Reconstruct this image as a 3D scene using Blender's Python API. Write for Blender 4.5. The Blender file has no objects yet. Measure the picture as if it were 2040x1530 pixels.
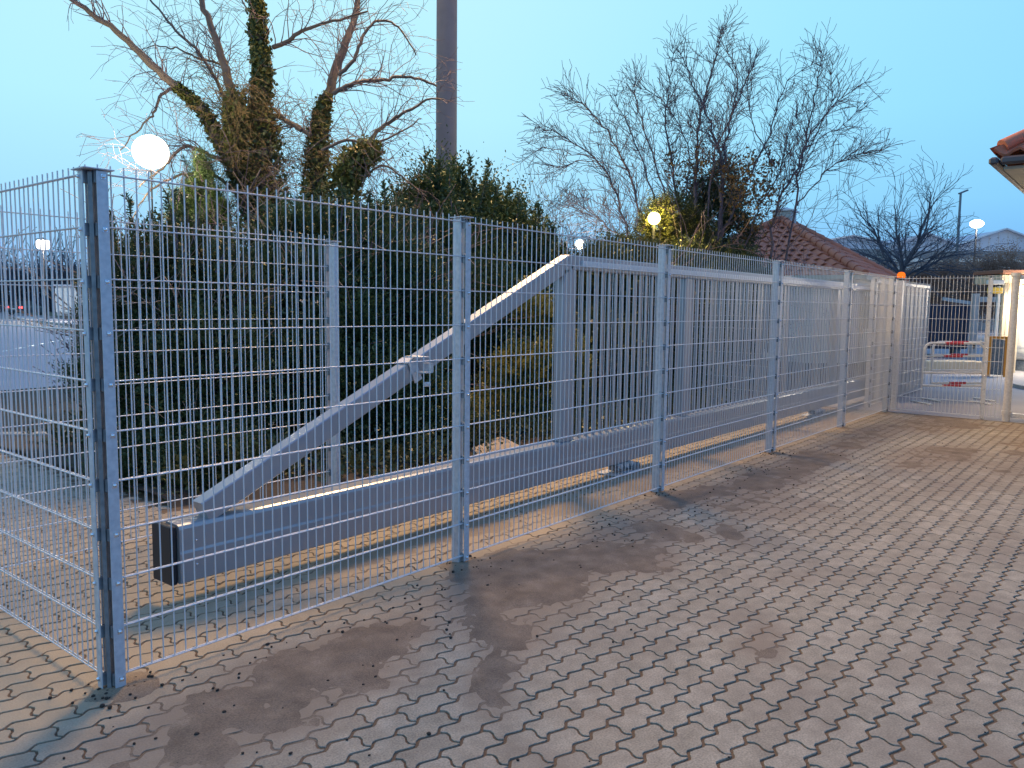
import bpy, math, random
import numpy as np
from mathutils import Vector

rng = np.random.default_rng(11)
random.seed(11)
SC = bpy.context.scene
COL = SC.collection

# ------------------------------------------------------------------ camera
CAMZ = 1.57
F_PX = 1593.0
v1 = np.array([2314-1020, -(625-765), -F_PX]); v2 = np.array([-960-1020, -(586-765), -F_PX])
AX = v1/np.linalg.norm(v1); LX = v2/np.linalg.norm(v2)
UX = np.cross(AX, LX); UX /= np.linalg.norm(UX)
if UX[1] < 0: UX = -UX
LX = np.cross(UX, AX)
if LX[0] > 0: LX = -LX
ROT = np.array([AX, LX, UX])          # rows: world x (along the fence), y (through the fence), z (up) in camera space
cam_d = bpy.data.cameras.new('camera'); cam = bpy.data.objects.new('camera', cam_d); COL.objects.link(cam)
from mathutils import Matrix
M4 = Matrix([[float(ROT[i][j]) for j in range(3)] + [0.0] for i in range(3)] + [[0, 0, 0, 1]])
M4.translation = Vector((0, 0, CAMZ)); cam.matrix_world = M4
cam_d.sensor_width = 36.0; cam_d.lens = 36.0*F_PX/2040.0
cam_d.clip_start = 0.05; cam_d.clip_end = 3000
SC.camera = cam
CAM = np.array([0, 0, CAMZ])

def ray(x, y): return ROT @ np.array([x-1020.0, -(y-765.0), -F_PX])
def at(x, y, d): return CAM + ray(x, y)/F_PX*d          # a point d metres in front of the camera
def on_z(x, y, z=0.0):
    r = ray(x, y); return CAM + r*((z-CAMZ)/r[2])
def on_y(x, y, Y):
    r = ray(x, y); return CAM + r*(Y/r[1])

# ------------------------------------------------------------------ view / world
SC.view_settings.view_transform = 'Standard'; SC.view_settings.look = 'None'
SC.view_settings.exposure = 0.0; SC.view_settings.gamma = 1.0
SC.cycles.max_bounces = 6; SC.cycles.transparent_max_bounces = 4
W = bpy.data.worlds.new('World'); SC.world = W; W.use_nodes = True
nt = W.node_tree; nt.nodes.clear()
def N(nt, t, **k):
    n = nt.nodes.new(t)
    for a, b in k.items(): setattr(n, a, b)
    return n
tc = N(nt, 'ShaderNodeTexCoord'); sep = N(nt, 'ShaderNodeSeparateXYZ')
nt.links.new(tc.outputs['Generated'], sep.inputs[0])
ramp = N(nt, 'ShaderNodeValToRGB')
cr = ramp.color_ramp
def stops(cr, lst):
    while len(cr.elements) > 1: cr.elements.remove(cr.elements[-1])
    cr.elements[0].position = lst[0][0]; cr.elements[0].color = (*lst[0][1], 1)
    for p, c in lst[1:]:
        e = cr.elements.new(p); e.color = (*c, 1)
stops(cr, [(0.0, (.25, .48, .88)), (0.04, (.30, .57, .95)), (0.12, (.42, .79, 1.05)), (0.22, (.49, .90, 1.10)), (0.40, (.55, .93, 1.06)),
           (0.62, (.37, .61, 1.0)), (1.0, (.29, .47, .93))])
nt.links.new(sep.outputs[2], ramp.inputs[0])
# azimuth: clearer and deeper blue towards +x (right of the photograph) and behind
dot = N(nt, 'ShaderNodeVectorMath', operation='DOT_PRODUCT'); dot.inputs[1].default_value = (-.25, .968, 0)
nt.links.new(tc.outputs['Generated'], dot.inputs[0])
r2 = N(nt, 'ShaderNodeValToRGB')
stops(r2.color_ramp, [(0.0, (.52, .70, 1.04)), (0.22, (.54, .72, 1.04)), (0.40, (.60, .80, .97)), (0.55, (.74, .90, .99)), (0.72, (1.0, 1.0, 1.0)), (1.0, (.98, 1.0, 1.0))])
mp = N(nt, 'ShaderNodeMapRange'); mp.inputs[1].default_value = -1; mp.inputs[2].default_value = 1
nt.links.new(dot.outputs['Value'], mp.inputs[0]); nt.links.new(mp.outputs[0], r2.inputs[0])
mul = N(nt, 'ShaderNodeMix', data_type='RGBA', blend_type='MULTIPLY'); mul.inputs[0].default_value = 1
nt.links.new(ramp.outputs[0], mul.inputs[6]); nt.links.new(r2.outputs[0], mul.inputs[7])
bg = N(nt, 'ShaderNodeBackground'); bg.inputs[1].default_value = 1.0
nt.links.new(mul.outputs[2], bg.inputs[0])
wo = N(nt, 'ShaderNodeOutputWorld'); nt.links.new(bg.outputs[0], wo.inputs[0])

# ------------------------------------------------------------------ mast floodlight (the warm main light)
MAST = at(889, 340, 14.0); MAST = np.array([MAST[0], MAST[1], 0.0])
def lamp(name, loc, power, color, radius=.1, spot=None, aim=None, blend=.4):
    l = bpy.data.lights.new(name, 'SPOT' if spot else 'POINT'); l.energy = power; l.color = color; l.shadow_soft_size = radius
    if spot: l.spot_size = math.radians(spot); l.spot_blend = blend
    o = bpy.data.objects.new(name, l); COL.objects.link(o); o.location = loc
    if aim is not None:
        d = Vector(aim)-Vector(loc); o.rotation_euler = d.to_track_quat('-Z', 'Y').to_euler()
    return o
SODIUM = (1.0, .60, .24)
FLOOD = (MAST[0]-.55, MAST[1]-.75, 10.1)
lamp('mast_floodlight_lamp', FLOOD, 8200, SODIUM, 1.6, 112, (MAST[0]-5.2, MAST[1]-8.4, 0), .35)

# ------------------------------------------------------------------ object helpers
class MB:
    def __init__(s): s.v = []; s.f = []; s.n = 0; s.sm = []
    def add(s, v, f, smooth=False):
        v = np.asarray(v, float).reshape(-1, 3)
        s.v.append(v); s.f.extend([tuple(int(i)+s.n for i in q) for q in f]); s.sm.extend([smooth]*len(f)); s.n += len(v); return s
    def box(s, c, d, rz=0.0, b=0.0):
        x, y, z = np.array(d)/2.0
        if b > 0:
            pts = []; 
            prof = [(-x, -y+b), (-x+b, -y), (x-b, -y), (x, -y+b), (x, y-b), (x-b, y), (-x+b, y), (-x, y-b)]
            prof2 = [(px*(1-b/x), py*(1-b/y)) for px, py in prof]
            rings = [(prof2, -z), (prof, -z+b), (prof, z-b), (prof2, z)]
            for pr, zz in rings: pts += [(px, py, zz) for px, py in pr]
            v = np.array(pts); fc = []
            for r in range(3):
                for i in range(8): j = (i+1) % 8; fc.append((r*8+i, r*8+j, r*8+8+j, r*8+8+i))
            fc.append(tuple(range(7, -1, -1))); fc.append(tuple(range(24, 32)))
        else:
            v = np.array([(i, j, k) for i in (-x, x) for j in (-y, y) for k in (-z, z)])
            fc = [(0, 1, 3, 2), (4, 6, 7, 5), (0, 4, 5, 1), (2, 3, 7, 6), (0, 2, 6, 4), (1, 5, 7, 3)]
        if rz:
            c_, s_ = math.cos(rz), math.sin(rz); v = v @ np.array([[c_, s_, 0], [-s_, c_, 0], [0, 0, 1]])
        return s.add(v+np.array(c), fc)
    def bar(s, p0, p1, w, h, b=0.0):
        # rectangular bar from p0 to p1; w horizontal, h the other way
        p0 = np.array(p0, float); p1 = np.array(p1, float); d = p1-p0; L = np.linalg.norm(d); d /= L
        side = np.cross(d, (0, 0, 1.0)); 
        if np.linalg.norm(side) < 1e-3: side = np.array([1.0, 0, 0])
        side /= np.linalg.norm(side); up = np.cross(side, d)
        pr = [(-w/2, -h/2), (w/2, -h/2), (w/2, h/2), (-w/2, h/2)]
        if b > 0:
            pr = [(-w/2, -h/2+b), (-w/2+b, -h/2), (w/2-b, -h/2), (w/2, -h/2+b), (w/2, h/2-b), (w/2-b, h/2), (-w/2+b, h/2), (-w/2, h/2-b)]
        n = len(pr); v = [p0+side*a+up*c for a, c in pr]+[p1+side*a+up*c for a, c in pr]
        fc = [(i, (i+1) % n, (i+1) % n+n, i+n) for i in range(n)]+[tuple(range(n-1, -1, -1)), tuple(range(n, 2*n))]
        return s.add(v, fc)
    def tube(s, pts, r, n=8, cap=True, smooth=True):
        pts = np.asarray(pts, float); m = len(pts); r = np.broadcast_to(np.asarray(r, float), (m,))
        t = np.gradient(pts, axis=0); t /= np.linalg.norm(t, axis=1)[:, None]+1e-9
        ref = np.array([0, 0, 1.0]) if abs(t[:, 2]).mean() < .8 else np.array([1.0, 0, 0])
        a = np.cross(t, ref); a /= np.linalg.norm(a, axis=1)[:, None]+1e-9; b = np.cross(t, a)
        th = np.arange(n)*2*math.pi/n
        v = pts[:, None, :]+r[:, None, None]*(np.cos(th)[None, :, None]*a[:, None, :]+np.sin(th)[None, :, None]*b[:, None, :])
        fc = []
        for k in range(m-1):
            for i in range(n): j = (i+1) % n; fc.append((k*n+i, k*n+j, k*n+n+j, k*n+n+i))
        s.add(v.reshape(-1, 3), fc, smooth)
        if cap:
            s.add(v[0], [tuple(range(n))]); s.add(v[-1], [tuple(range(n-1, -1, -1))])
        return s
    def sphere(s, c, r, nu=14, nv=8, squash=(1, 1, 1)):
        v = []; fc = []
        for j in range(nv+1):
            ph = math.pi*j/nv
            for i in range(nu):
                th = 2*math.pi*i/nu
                v.append((c[0]+r*squash[0]*math.sin(ph)*math.cos(th), c[1]+r*squash[1]*math.sin(ph)*math.sin(th), c[2]+r*squash[2]*math.cos(ph)))
        for j in range(nv):
            for i in range(nu): k = (i+1) % nu; fc.append((j*nu+i, j*nu+nu+i, j*nu+nu+k, j*nu+k))
        return s.add(v, fc, True)
    def build(s, name, m, parent=None):
        me = bpy.data.meshes.new(name)
        V = np.concatenate(s.v); me.from_pydata(V.tolist(), [], s.f)
        me.polygons.foreach_set('use_smooth', np.array(s.sm, bool)); me.update()
        me.materials.append(m)
        o = bpy.data.objects.new(name, me); COL.objects.link(o)
        if parent is not None: o.parent = parent; o.matrix_parent_inverse = parent.matrix_basis.inverted()
        return o

def quads(name, V, m, parent=None, k=4, smooth=False):
    # V: (n*k,3) vertices, faces of k consecutive vertices
    n = len(V)//k
    me = bpy.data.meshes.new(name)
    me.vertices.add(n*k); me.vertices.foreach_set('co', np.ascontiguousarray(V, dtype=np.float32).ravel())
    me.loops.add(n*k); me.loops.foreach_set('vertex_index', np.arange(n*k, dtype=np.int32))
    me.polygons.add(n); me.polygons.foreach_set('loop_start', np.arange(0, n*k, k, dtype=np.int32))
    me.polygons.foreach_set('loop_total', np.full(n, k, dtype=np.int32))
    me.update(calc_edges=True); me.materials.append(m)
    o = bpy.data.objects.new(name, me); COL.objects.link(o)
    if parent is not None: o.parent = parent; o.matrix_parent_inverse = parent.matrix_basis.inverted()
    return o

def mesh_np(name, V, F, m, parent=None, smooth=False):
    # F (n,k) int array of equal-size faces
    k = F.shape[1]; n = len(F); me = bpy.data.meshes.new(name)
    me.vertices.add(len(V)); me.vertices.foreach_set('co', np.ascontiguousarray(V, dtype=np.float32).ravel())
    me.loops.add(n*k); me.loops.foreach_set('vertex_index', np.ascontiguousarray(F, dtype=np.int32).ravel())
    me.polygons.add(n); me.polygons.foreach_set('loop_start', np.arange(0, n*k, k, dtype=np.int32))
    me.polygons.foreach_set('loop_total', np.full(n, k, dtype=np.int32))
    me.polygons.foreach_set('use_smooth', np.full(n, bool(smooth)))
    me.update(calc_edges=True); me.materials.append(m)
    o = bpy.data.objects.new(name, me); COL.objects.link(o)
    if parent is not None: o.parent = parent; o.matrix_parent_inverse = parent.matrix_basis.inverted()
    return o

def tag(o, label=None, cat=None, group=None, kind=None):
    if label: o['label'] = label
    if cat: o['category'] = cat
    if group: o['group'] = group
    if kind: o['kind'] = kind
    return o
def thing(name, loc, label, cat, group=None):
    o = bpy.data.objects.new(name, None); COL.objects.link(o); o.location = [float(a) for a in loc]; o.empty_display_size = .2
    return tag(o, label, cat, group)
def struct(o): o['kind'] = 'structure'; return o

# ------------------------------------------------------------------ materials
def mat(name, color, rough=.7, metal=0.0, noise=None, bump=None, color2=None, spec=.5, emis=None, estr=0, coat=0):
    """noise=(scale, amount[, detail]) mixes color->color2 ; bump=(scale,strength)"""
    m = bpy.data.materials.new(name); m.use_nodes = True; t = m.node_tree; b = t.nodes['Principled BSDF']
    b.inputs['Base Color'].default_value = (*color, 1); b.inputs['Roughness'].default_value = rough
    b.inputs['Metallic'].default_value = metal; b.inputs['Specular IOR Level'].default_value = spec
    if coat: b.inputs['Coat Weight'].default_value = coat
    co = N(t, 'ShaderNodeTexCoord')
    if noise:
        nz = N(t, 'ShaderNodeTexNoise'); nz.inputs['Scale'].default_value = noise[0]; nz.inputs['Detail'].default_value = noise[2] if len(noise) > 2 else 5
        t.links.new(co.outputs['Object'], nz.inputs['Vector'])
        r = N(t, 'ShaderNodeMapRange'); r.inputs[1].default_value = .5-.5*noise[1]; r.inputs[2].default_value = .5+.5*noise[1]
        t.links.new(nz.outputs[0], r.inputs[0])
        mx = N(t, 'ShaderNodeMix', data_type='RGBA'); mx.inputs[6].default_value = (*color, 1)
        c2 = color2 or tuple(c*.6 for c in color); mx.inputs[7].default_value = (*c2, 1)
        t.links.new(r.outputs[0], mx.inputs[0]); t.links.new(mx.outputs[2], b.inputs['Base Color'])
    if bump:
        nb = N(t, 'ShaderNodeTexNoise'); nb.inputs['Scale'].default_value = bump[0]; nb.inputs['Detail'].default_value = 6
        t.links.new(co.outputs['Object'], nb.inputs['Vector'])
        bp = N(t, 'ShaderNodeBump'); bp.inputs['Strength'].default_value = bump[1]; bp.inputs['Distance'].default_value = .01
        t.links.new(nb.outputs[0], bp.inputs['Height']); t.links.new(bp.outputs[0], b.inputs['Normal'])
    if emis: b.inputs['Emission Color'].default_value = (*emis, 1); b.inputs['Emission Strength'].default_value = estr
    return m

def leaf_mat(name, c1, c2, trans=.25, rough=.55, scale=3.0):
    # foliage: colour varies leaf to leaf (random per island) and slowly through the crown
    m = bpy.data.materials.new(name); m.use_nodes = True; t = m.node_tree; b = t.nodes['Principled BSDF']
    geo = N(t, 'ShaderNodeNewGeometry'); co = N(t, 'ShaderNodeTexCoord')
    nz = N(t, 'ShaderNodeTexNoise'); nz.inputs['Scale'].default_value = scale; t.links.new(co.outputs['Object'], nz.inputs['Vector'])
    ad = N(t, 'ShaderNodeMath', operation='ADD'); ml = N(t, 'ShaderNodeMath', operation='MULTIPLY'); ml.inputs[1].default_value = .5
    t.links.new(geo.outputs['Random Per Island'], ml.inputs[0]); t.links.new(ml.outputs[0], ad.inputs[0]); 
    m2 = N(t, 'ShaderNodeMath', operation='MULTIPLY_ADD'); m2.inputs[1].default_value = 1.6; m2.inputs[2].default_value = -.55
    t.links.new(nz.outputs[0], m2.inputs[0]); t.links.new(m2.outputs[0], ad.inputs[1])
    mx = N(t, 'ShaderNodeMix', data_type='RGBA'); mx.clamp_factor = True
    mx.inputs[6].default_value = (*c1, 1); mx.inputs[7].default_value = (*c2, 1)
    t.links.new(ad.outputs[0], mx.inputs[0]); t.links.new(mx.outputs[2], b.inputs['Base Color'])
    b.inputs['Roughness'].default_value = rough; b.inputs['Specular IOR Level'].default_value = .35
    tr = N(t, 'ShaderNodeBsdfTranslucent'); t.links.new(mx.outputs[2], tr.inputs[0])
    ms = N(t, 'ShaderNodeMixShader'); ms.inputs[0].default_value = trans
    out = t.nodes['Material Output']
    t.links.new(b.outputs[0], ms.inputs[1]); t.links.new(tr.outputs[0], ms.inputs[2]); t.links.new(ms.outputs[0], out.inputs[0])
    return m

def emat(name, color, strength):
    m = bpy.data.materials.new(name); m.use_nodes = True; t = m.node_tree; t.nodes.clear()
    e = N(t, 'ShaderNodeEmission'); e.inputs[0].default_value = (*color, 1); e.inputs[1].default_value = strength
    o = N(t, 'ShaderNodeOutputMaterial'); t.links.new(e.outputs[0], o.inputs[0]); return m

M = {}
M['galv'] = mat('galvanised_steel', (.62, .63, .66), .45, .25, (38, .5, 3), (60, .08), (.44, .46, .50))
M['wire'] = mat('galvanised_wire', (.62, .64, .67), .5, .2)
M['galv_dark'] = mat('weathered_galvanised_steel', (.27, .29, .31), .5, .4, (25, .6, 4), None, (.11, .12, .14))
M['bolt'] = mat('bolt_steel', (.75, .76, .78), .25, .9)
M['alu'] = mat('grey_powder_coat', (.36, .38, .42), .30, .45, (3, .6, 3), (220, .03), (.31, .33, .37))
M['alu_rail'] = mat('light_anodised_rail', (.55, .58, .62), .4, .3)
M['black'] = mat('black_plastic', (.012, .013, .018), .5)
M['bark'] = mat('brown_bark', (.16, .125, .10), .85, 0, (14, .7), (30, .6), (.09, .07, .06))
M['twig'] = mat('twig_bark', (.125, .092, .11), .85)
M['twig_pale'] = mat('pale_twig_bark', (.21, .17, .15), .8)
M['concrete_mast'] = mat('mast_concrete', (.20, .195, .215), .85, 0, (5, .7, 8), (70, .35), (.15, .15, .17))
M['soil'] = mat('bed_soil', (.055, .04, .03), .95, 0, (9, .8, 8), (20, 1.0), (.025, .02, .017))
M['asphalt'] = mat('asphalt', (.22, .20, .21), .75, 0, (.6, .7, 8), (90, .5), (.17, .16, .17))
M['kerb'] = mat('kerb_concrete', (.36, .34, .31), .8, 0, (6, .7, 8), (60, .3), (.26, .24, .22))
M['edging'] = mat('sandy_edging_stone', (.38, .32, .25), .85, 0, (5, .8, 8), (60, .4), (.24, .19, .14))
M['white_paint'] = mat('white_paint', (.74, .74, .72), .45, 0, (8, .5, 5), None, (.6, .6, .58))
M['red_paint'] = mat('red_paint', (.50, .04, .05), .45)
M['orange'] = mat('orange_paint', (.80, .27, .03), .45)
M['navy'] = mat('navy_paint', (.018, .024, .06), .45, 0, (2, .6, 3), None, (.025, .03, .05))
M['grey_sheet'] = mat('grey_sheet_metal', (.42, .43, .43), .55, .1, (4, .5, 4), None, (.36, .37, .38))
M['plaster'] = mat('white_plaster', (.66, .65, .62), .85, 0, (3, .5, 6), (30, .15), (.56, .55, .52))
M['hedge'] = leaf_mat('brown_thicket', (.20, .125, .095), (.36, .23, .17), .2)
M['grass'] = mat('short_grass', (.07, .085, .04), .95, 0, (5, .8), (40, .7), (.11, .10, .06))
M['slabstone'] = mat('stone_slab', (.34, .29, .23), .85, 0, (12, .8, 8), (40, .5), (.22, .18, .14))
M['concrete'] = mat('yard_concrete', (.30, .30, .33), .8, 0, (1.2, .8, 8), (50, .2), (.23, .23, .25))

# ================================================================== GROUND
g = MB(); S = 900
g.add([(-S, -S, -.03), (S, -S, -.03), (S, S, -.03), (-S, S, -.03)], [(0, 1, 2, 3)])
struct(g.build('ground', M['asphalt']))

PX, PY = .2245, .1125
# paving: interlocking wavy blocks, long rows along x, half-bond
def paving(x0, x1, y0, y1, skip):
    ni = int((x1-x0)/PX); nj = int((y1-y0)/PY)
    I, J = np.meshgrid(np.arange(ni), np.arange(nj), indexing='ij'); I = I.ravel(); J = J.ravel()
    X0 = x0+(I+.5*(J % 2))*PX; Y0 = y0+J*PY
    k = ~skip(X0+PX/2, Y0+PY/2); X0 = X0[k]; Y0 = Y0[k]; n = len(X0)
    A = .0132; gy = .0070; gx = .0052; per = PX/2
    def wav(x):                       # zigzag with short flats
        p = ((x+.012)/per) % 1.0; k_ = .375; return A*np.interp(p, [0, .05, k_-.04, k_+.05, .95, 1], [-1, -.95, .95, .95, -.95, -1])
    def sx(t): return -.0135*np.sin(2*math.pi*t)      # wavy end joint
    def outline(ins):
        t = np.linspace(0, 1, 15); ex = np.linspace(0, 1, 6)[1:-1]
        bx = gx+ins+t*(PX-2*gx-2*ins)
        bot = np.stack([bx, wav(bx)+gy+ins], 1); top = np.stack([bx[::-1], wav(bx[::-1])+PY-gy-ins], 1)
        yr = gy+ins+ex*(PY-2*gy-2*ins)
        right = np.stack([PX-gx-ins+sx(ex), yr+wav(np.array([0.0]))[0]], 1)
        left = np.stack([gx+ins+sx(ex[::-1]), yr[::-1]+wav(np.array([0.0]))[0]], 1)
        return np.concatenate([bot, right, top, left])
    o0 = outline(0); o1 = outline(.0014); m = len(o0)
    hz = rng.normal(0, .0007, n); tx = rng.normal(0, .0012, n); ty = rng.normal(0, .0016, n)
    V = np.zeros((n, 3, m, 3))
    jx = rng.normal(0, .0008, n); jy = rng.normal(0, .0007, n)
    for r, (o, z) in enumerate([(o0, -.012), (o0, -.0016), (o1, 0.0)]):
        V[:, r, :, 0] = X0[:, None]+o[None, :, 0]+jx[:, None]; V[:, r, :, 1] = Y0[:, None]+o[None, :, 1]+jy[:, None]
        V[:, r, :, 2] = z+hz[:, None]+tx[:, None]*(o[None, :, 0]-PX/2)+ty[:, None]*(o[None, :, 1]-PY/2)
    V = V.reshape(-1, 3); base = (np.arange(n)*3*m)[:, None]
    i = np.arange(m); j = (i+1) % m; side = np.concatenate([np.stack([i, j, j+m, i+m], 1), np.stack([i+m, j+m, j+2*m, i+2*m], 1)])
    Fs = (base[:, :, None]+side[None]).reshape(-1, 4)
    Ft = (base+2*m+np.arange(m)[None])
    me = bpy.data.meshes.new('paving'); me.vertices.add(len(V)); me.vertices.foreach_set('co', V.astype(np.float32).ravel())
    loops = np.concatenate([Fs.ravel(), Ft.ravel()]); me.loops.add(len(loops)); me.loops.foreach_set('vertex_index', loops.astype(np.int32))
    tot = np.concatenate([np.full(len(Fs), 4), np.full(len(Ft), m)]); st = np.concatenate([[0], np.cumsum(tot)[:-1]])
    me.polygons.add(len(tot)); me.polygons.foreach_set('loop_start', st.astype(np.int32)); me.polygons.foreach_set('loop_total', tot.astype(np.int32)); me.polygons.foreach_set('use_smooth', np.zeros(len(tot), bool))
    me.update(calc_edges=True); return me
BED_Y = 4.36
def bed(x, y): return ((y > BED_Y) & (x > 3.55)) | (y > 10.0) | ((y > 5.7) & (x > 3.0))
me = paving(-1.0, 24.0, -3.2, 10.1, bed)
# block material
pm = bpy.data.materials.new('concrete_block_paving'); pm.use_nodes = True; t = pm.node_tree; b = t.nodes['Principled BSDF']
geo = N(t, 'ShaderNodeNewGeometry'); co = N(t, 'ShaderNodeTexCoord')
rr = N(t, 'ShaderNodeValToRGB'); stops(rr.color_ramp, [(0, (.252, .222, .175)), (.5, (.275, .243, .193)), (.93, (.305, .27, .217)), (1, (.22, .192, .152))])
t.links.new(geo.outputs['Random Per Island'], rr.inputs[0])
n1 = N(t, 'ShaderNodeTexNoise'); n1.inputs['Scale'].default_value = 1.1; n1.inputs['Detail'].default_value = 8; t.links.new(co.outputs['Object'], n1.inputs['Vector'])
n2 = N(t, 'ShaderNodeTexNoise'); n2.inputs['Scale'].default_value = 130; n2.inputs['Detail'].default_value = 4; t.links.new(co.outputs['Object'], n2.inputs['Vector'])
n3 = N(t, 'ShaderNodeTexNoise'); n3.inputs['Scale'].default_value = 11; n3.inputs['Detail'].default_value = 6; t.links.new(co.outputs['Object'], n3.inputs['Vector'])
def mr(src, a, b_, c, d):
    q = N(t, 'ShaderNodeMapRange'); q.inputs[1].default_value = a; q.inputs[2].default_value = b_; q.inputs[3].default_value = c; q.inputs[4].default_value = d
    t.links.new(src, q.inputs[0]); return q.outputs[0]
def mulc(c, f):
    q = N(t, 'ShaderNodeMix', data_type='RGBA', blend_type='MULTIPLY'); q.inputs[0].default_value = 1
    t.links.new(c, q.inputs[6]); t.links.new(f, q.inputs[7]); return q.outputs[2]
c = mulc(rr.outputs[0], mr(n2.outputs[0], .3, .7, .72, 1.26)); c = mulc(c, mr(n3.outputs[0], .3, .7, .80, 1.18))
q = N(t, 'ShaderNodeMix', data_type='RGBA'); t.links.new(mr(n1.outputs[0], .50, .70, 0, .75), q.inputs[0]); t.links.new(c, q.inputs[6]); q.inputs[7].default_value = (.19, .155, .125, 1)
# sandy film and warm lamplight painted on the blocks inside the enclosure (y beyond the fence line)
sp = N(t, 'ShaderNodeSeparateXYZ'); t.links.new(co.outputs['Object'], sp.inputs[0])
band = N(t, 'ShaderNodeMath', operation='MULTIPLY'); t.links.new(mr(sp.outputs[1], 2.85, 3.25, 0, 1), band.inputs[0]); t.links.new(mr(sp.outputs[1], 4.6, 5.6, 1, .2), band.inputs[1])
b2 = N(t, 'ShaderNodeMath', operation='MULTIPLY'); t.links.new(band.outputs[0], b2.inputs[0]); t.links.new(mr(n1.outputs[0], .35, .6, .35, .8), b2.inputs[1])
b3 = N(t, 'ShaderNodeMath', operation='MULTIPLY'); t.links.new(b2.outputs[0], b3.inputs[0]); t.links.new(mr(sp.outputs[0], 5.0, 9.0, 1, .35), b3.inputs[1])
q2 = N(t, 'ShaderNodeMix', data_type='RGBA'); t.links.new(b3.outputs[0], q2.inputs[0]); t.links.new(q.outputs[2], q2.inputs[6]); q2.inputs[7].default_value = (.40, .31, .20, 1)
att = N(t, 'ShaderNodeAttribute', attribute_name='dirt'); q4 = N(t, 'ShaderNodeMix', data_type='RGBA'); t.links.new(mr(att.outputs['Fac'], 0, 1, 0, .80), q4.inputs[0])
q5 = N(t, 'ShaderNodeMix', data_type='RGBA'); t.links.new(mr(sp.outputs[1], 3.0, 3.25, 0, 1), q5.inputs[0]); q5.inputs[6].default_value = (.195, .152, .115, 1); q5.inputs[7].default_value = (.36, .28, .18, 1)  # beyond the fence the dirt colour turns sandy, with warm lamplight mixed in
t.links.new(q2.outputs[2], q4.inputs[6]); t.links.new(q5.outputs[2], q4.inputs[7]); t.links.new(q4.outputs[2], b.inputs['Base Color']); b.inputs['Roughness'].default_value = .82
bp = N(t, 'ShaderNodeBump'); bp.inputs['Strength'].default_value = .35; bp.inputs['Distance'].default_value = .004
t.links.new(n2.outputs[0], bp.inputs['Height']); t.links.new(bp.outputs[0], b.inputs['Normal'])
me.materials.append(pm); PAV = bpy.data.objects.new('paving', me); COL.objects.link(PAV); struct(PAV)

# joint sand and dirt film: a height field that lies in the joints and rises over the blocks where dirt has gathered
def vnoise(x, y, s, seed):
    r = np.random.default_rng(seed); G = r.random((257, 257)); x = x*s+1000; y = y*s+1000
    xi = np.floor(x).astype(int); yi = np.floor(y).astype(int); fx = x-xi; fy = y-yi; fx = fx*fx*(3-2*fx); fy = fy*fy*(3-2*fy)
    g_ = lambda a, b: G[a % 257, b % 257]
    return (g_(xi, yi)*(1-fx)+g_(xi+1, yi)*fx)*(1-fy)+(g_(xi, yi+1)*(1-fx)+g_(xi+1, yi+1)*fx)*fy
def fbm(x, y, s, seed, o=5):
    a = 0; w = 1; tot = 0
    for k in range(o): a = a+w*vnoise(x, y, s*2**k, seed+k); tot += w; w *= .55
    return a/tot
gx_ = np.arange(-1.0, 24.0, .028); gy_ = np.arange(-3.2, 4.4, .028)
GX, GY = np.meshgrid(gx_, gy_, indexing='ij')
f = fbm(GX, GY, 2.6, 5); f2 = fbm(GX, GY, 11, 50)
def blob(x, y, rx, ry, ang=0):
    dx = GX-x; dy = GY-y; c_, s_ = math.cos(ang), math.sin(ang); u = (dx*c_+dy*s_)/rx; v = (-dx*s_+dy*c_)/ry
    return np.clip(1.25-np.sqrt(u*u+v*v), 0, 1)
mask = np.zeros_like(GX)
for a in [(1.75, 2.62, .75, .42), (2.35, 2.75, .5, .25), (3.45, 2.7, .85, .5, .4), (4.4, 2.65, 1.0, .48, .2), (3.0, 2.35, .55, .18, .5), (5.9, 2.95, .5, .22), (6.9, 2.68, 1.3, .42), (8.6, 2.75, 1.4, .30),
          (10.8, 2.75, 1.6, .35), (2.45, 2.05, .4, .13, .6), (3.6, 1.35, .28, .12), (1.38, 3.18, .22, .12), (5.2, 2.2, .35, .1, .7), (12.5, 2.3, 1.6, .6), (9.5, 1.8, 1.2, .4), (11, .9, 2.4, .5), (14, .8, 3.5, .8), (3.9, 3.7, 1.2, .25), (5.6, 3.5, 1.2, .25), (8, 3.6, 2, .3), (11, 3.6, 2, .3)]:
    mask = np.maximum(mask, blob(*a))
vv = np.empty(len(me.vertices)*3, np.float32); PAV.data.vertices.foreach_get('co', vv); vv = vv.reshape(-1, 3)
ix = np.clip(((vv[:, 0]+1.0)/.028).astype(int), 0, GX.shape[0]-1); iy = np.clip(((vv[:, 1]+3.2)/.028).astype(int), 0, GX.shape[1]-1)
dust = np.clip((mask*1.5+(f-.58)*1.5+(f2-.5)*.4)*1.2, 0, 1)[ix, iy]; dust[vv[:, 1] > 4.39] = 0
at_ = PAV.data.attributes.new('dirt', 'FLOAT', 'POINT'); at_.data.foreach_set('value', dust.astype(np.float32))
hgt = -.0058+(f-.42)*.005+mask*(.0085+(f-.5)*.026+(f2-.5)*.010)+(f2-.5)*.0025
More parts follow.
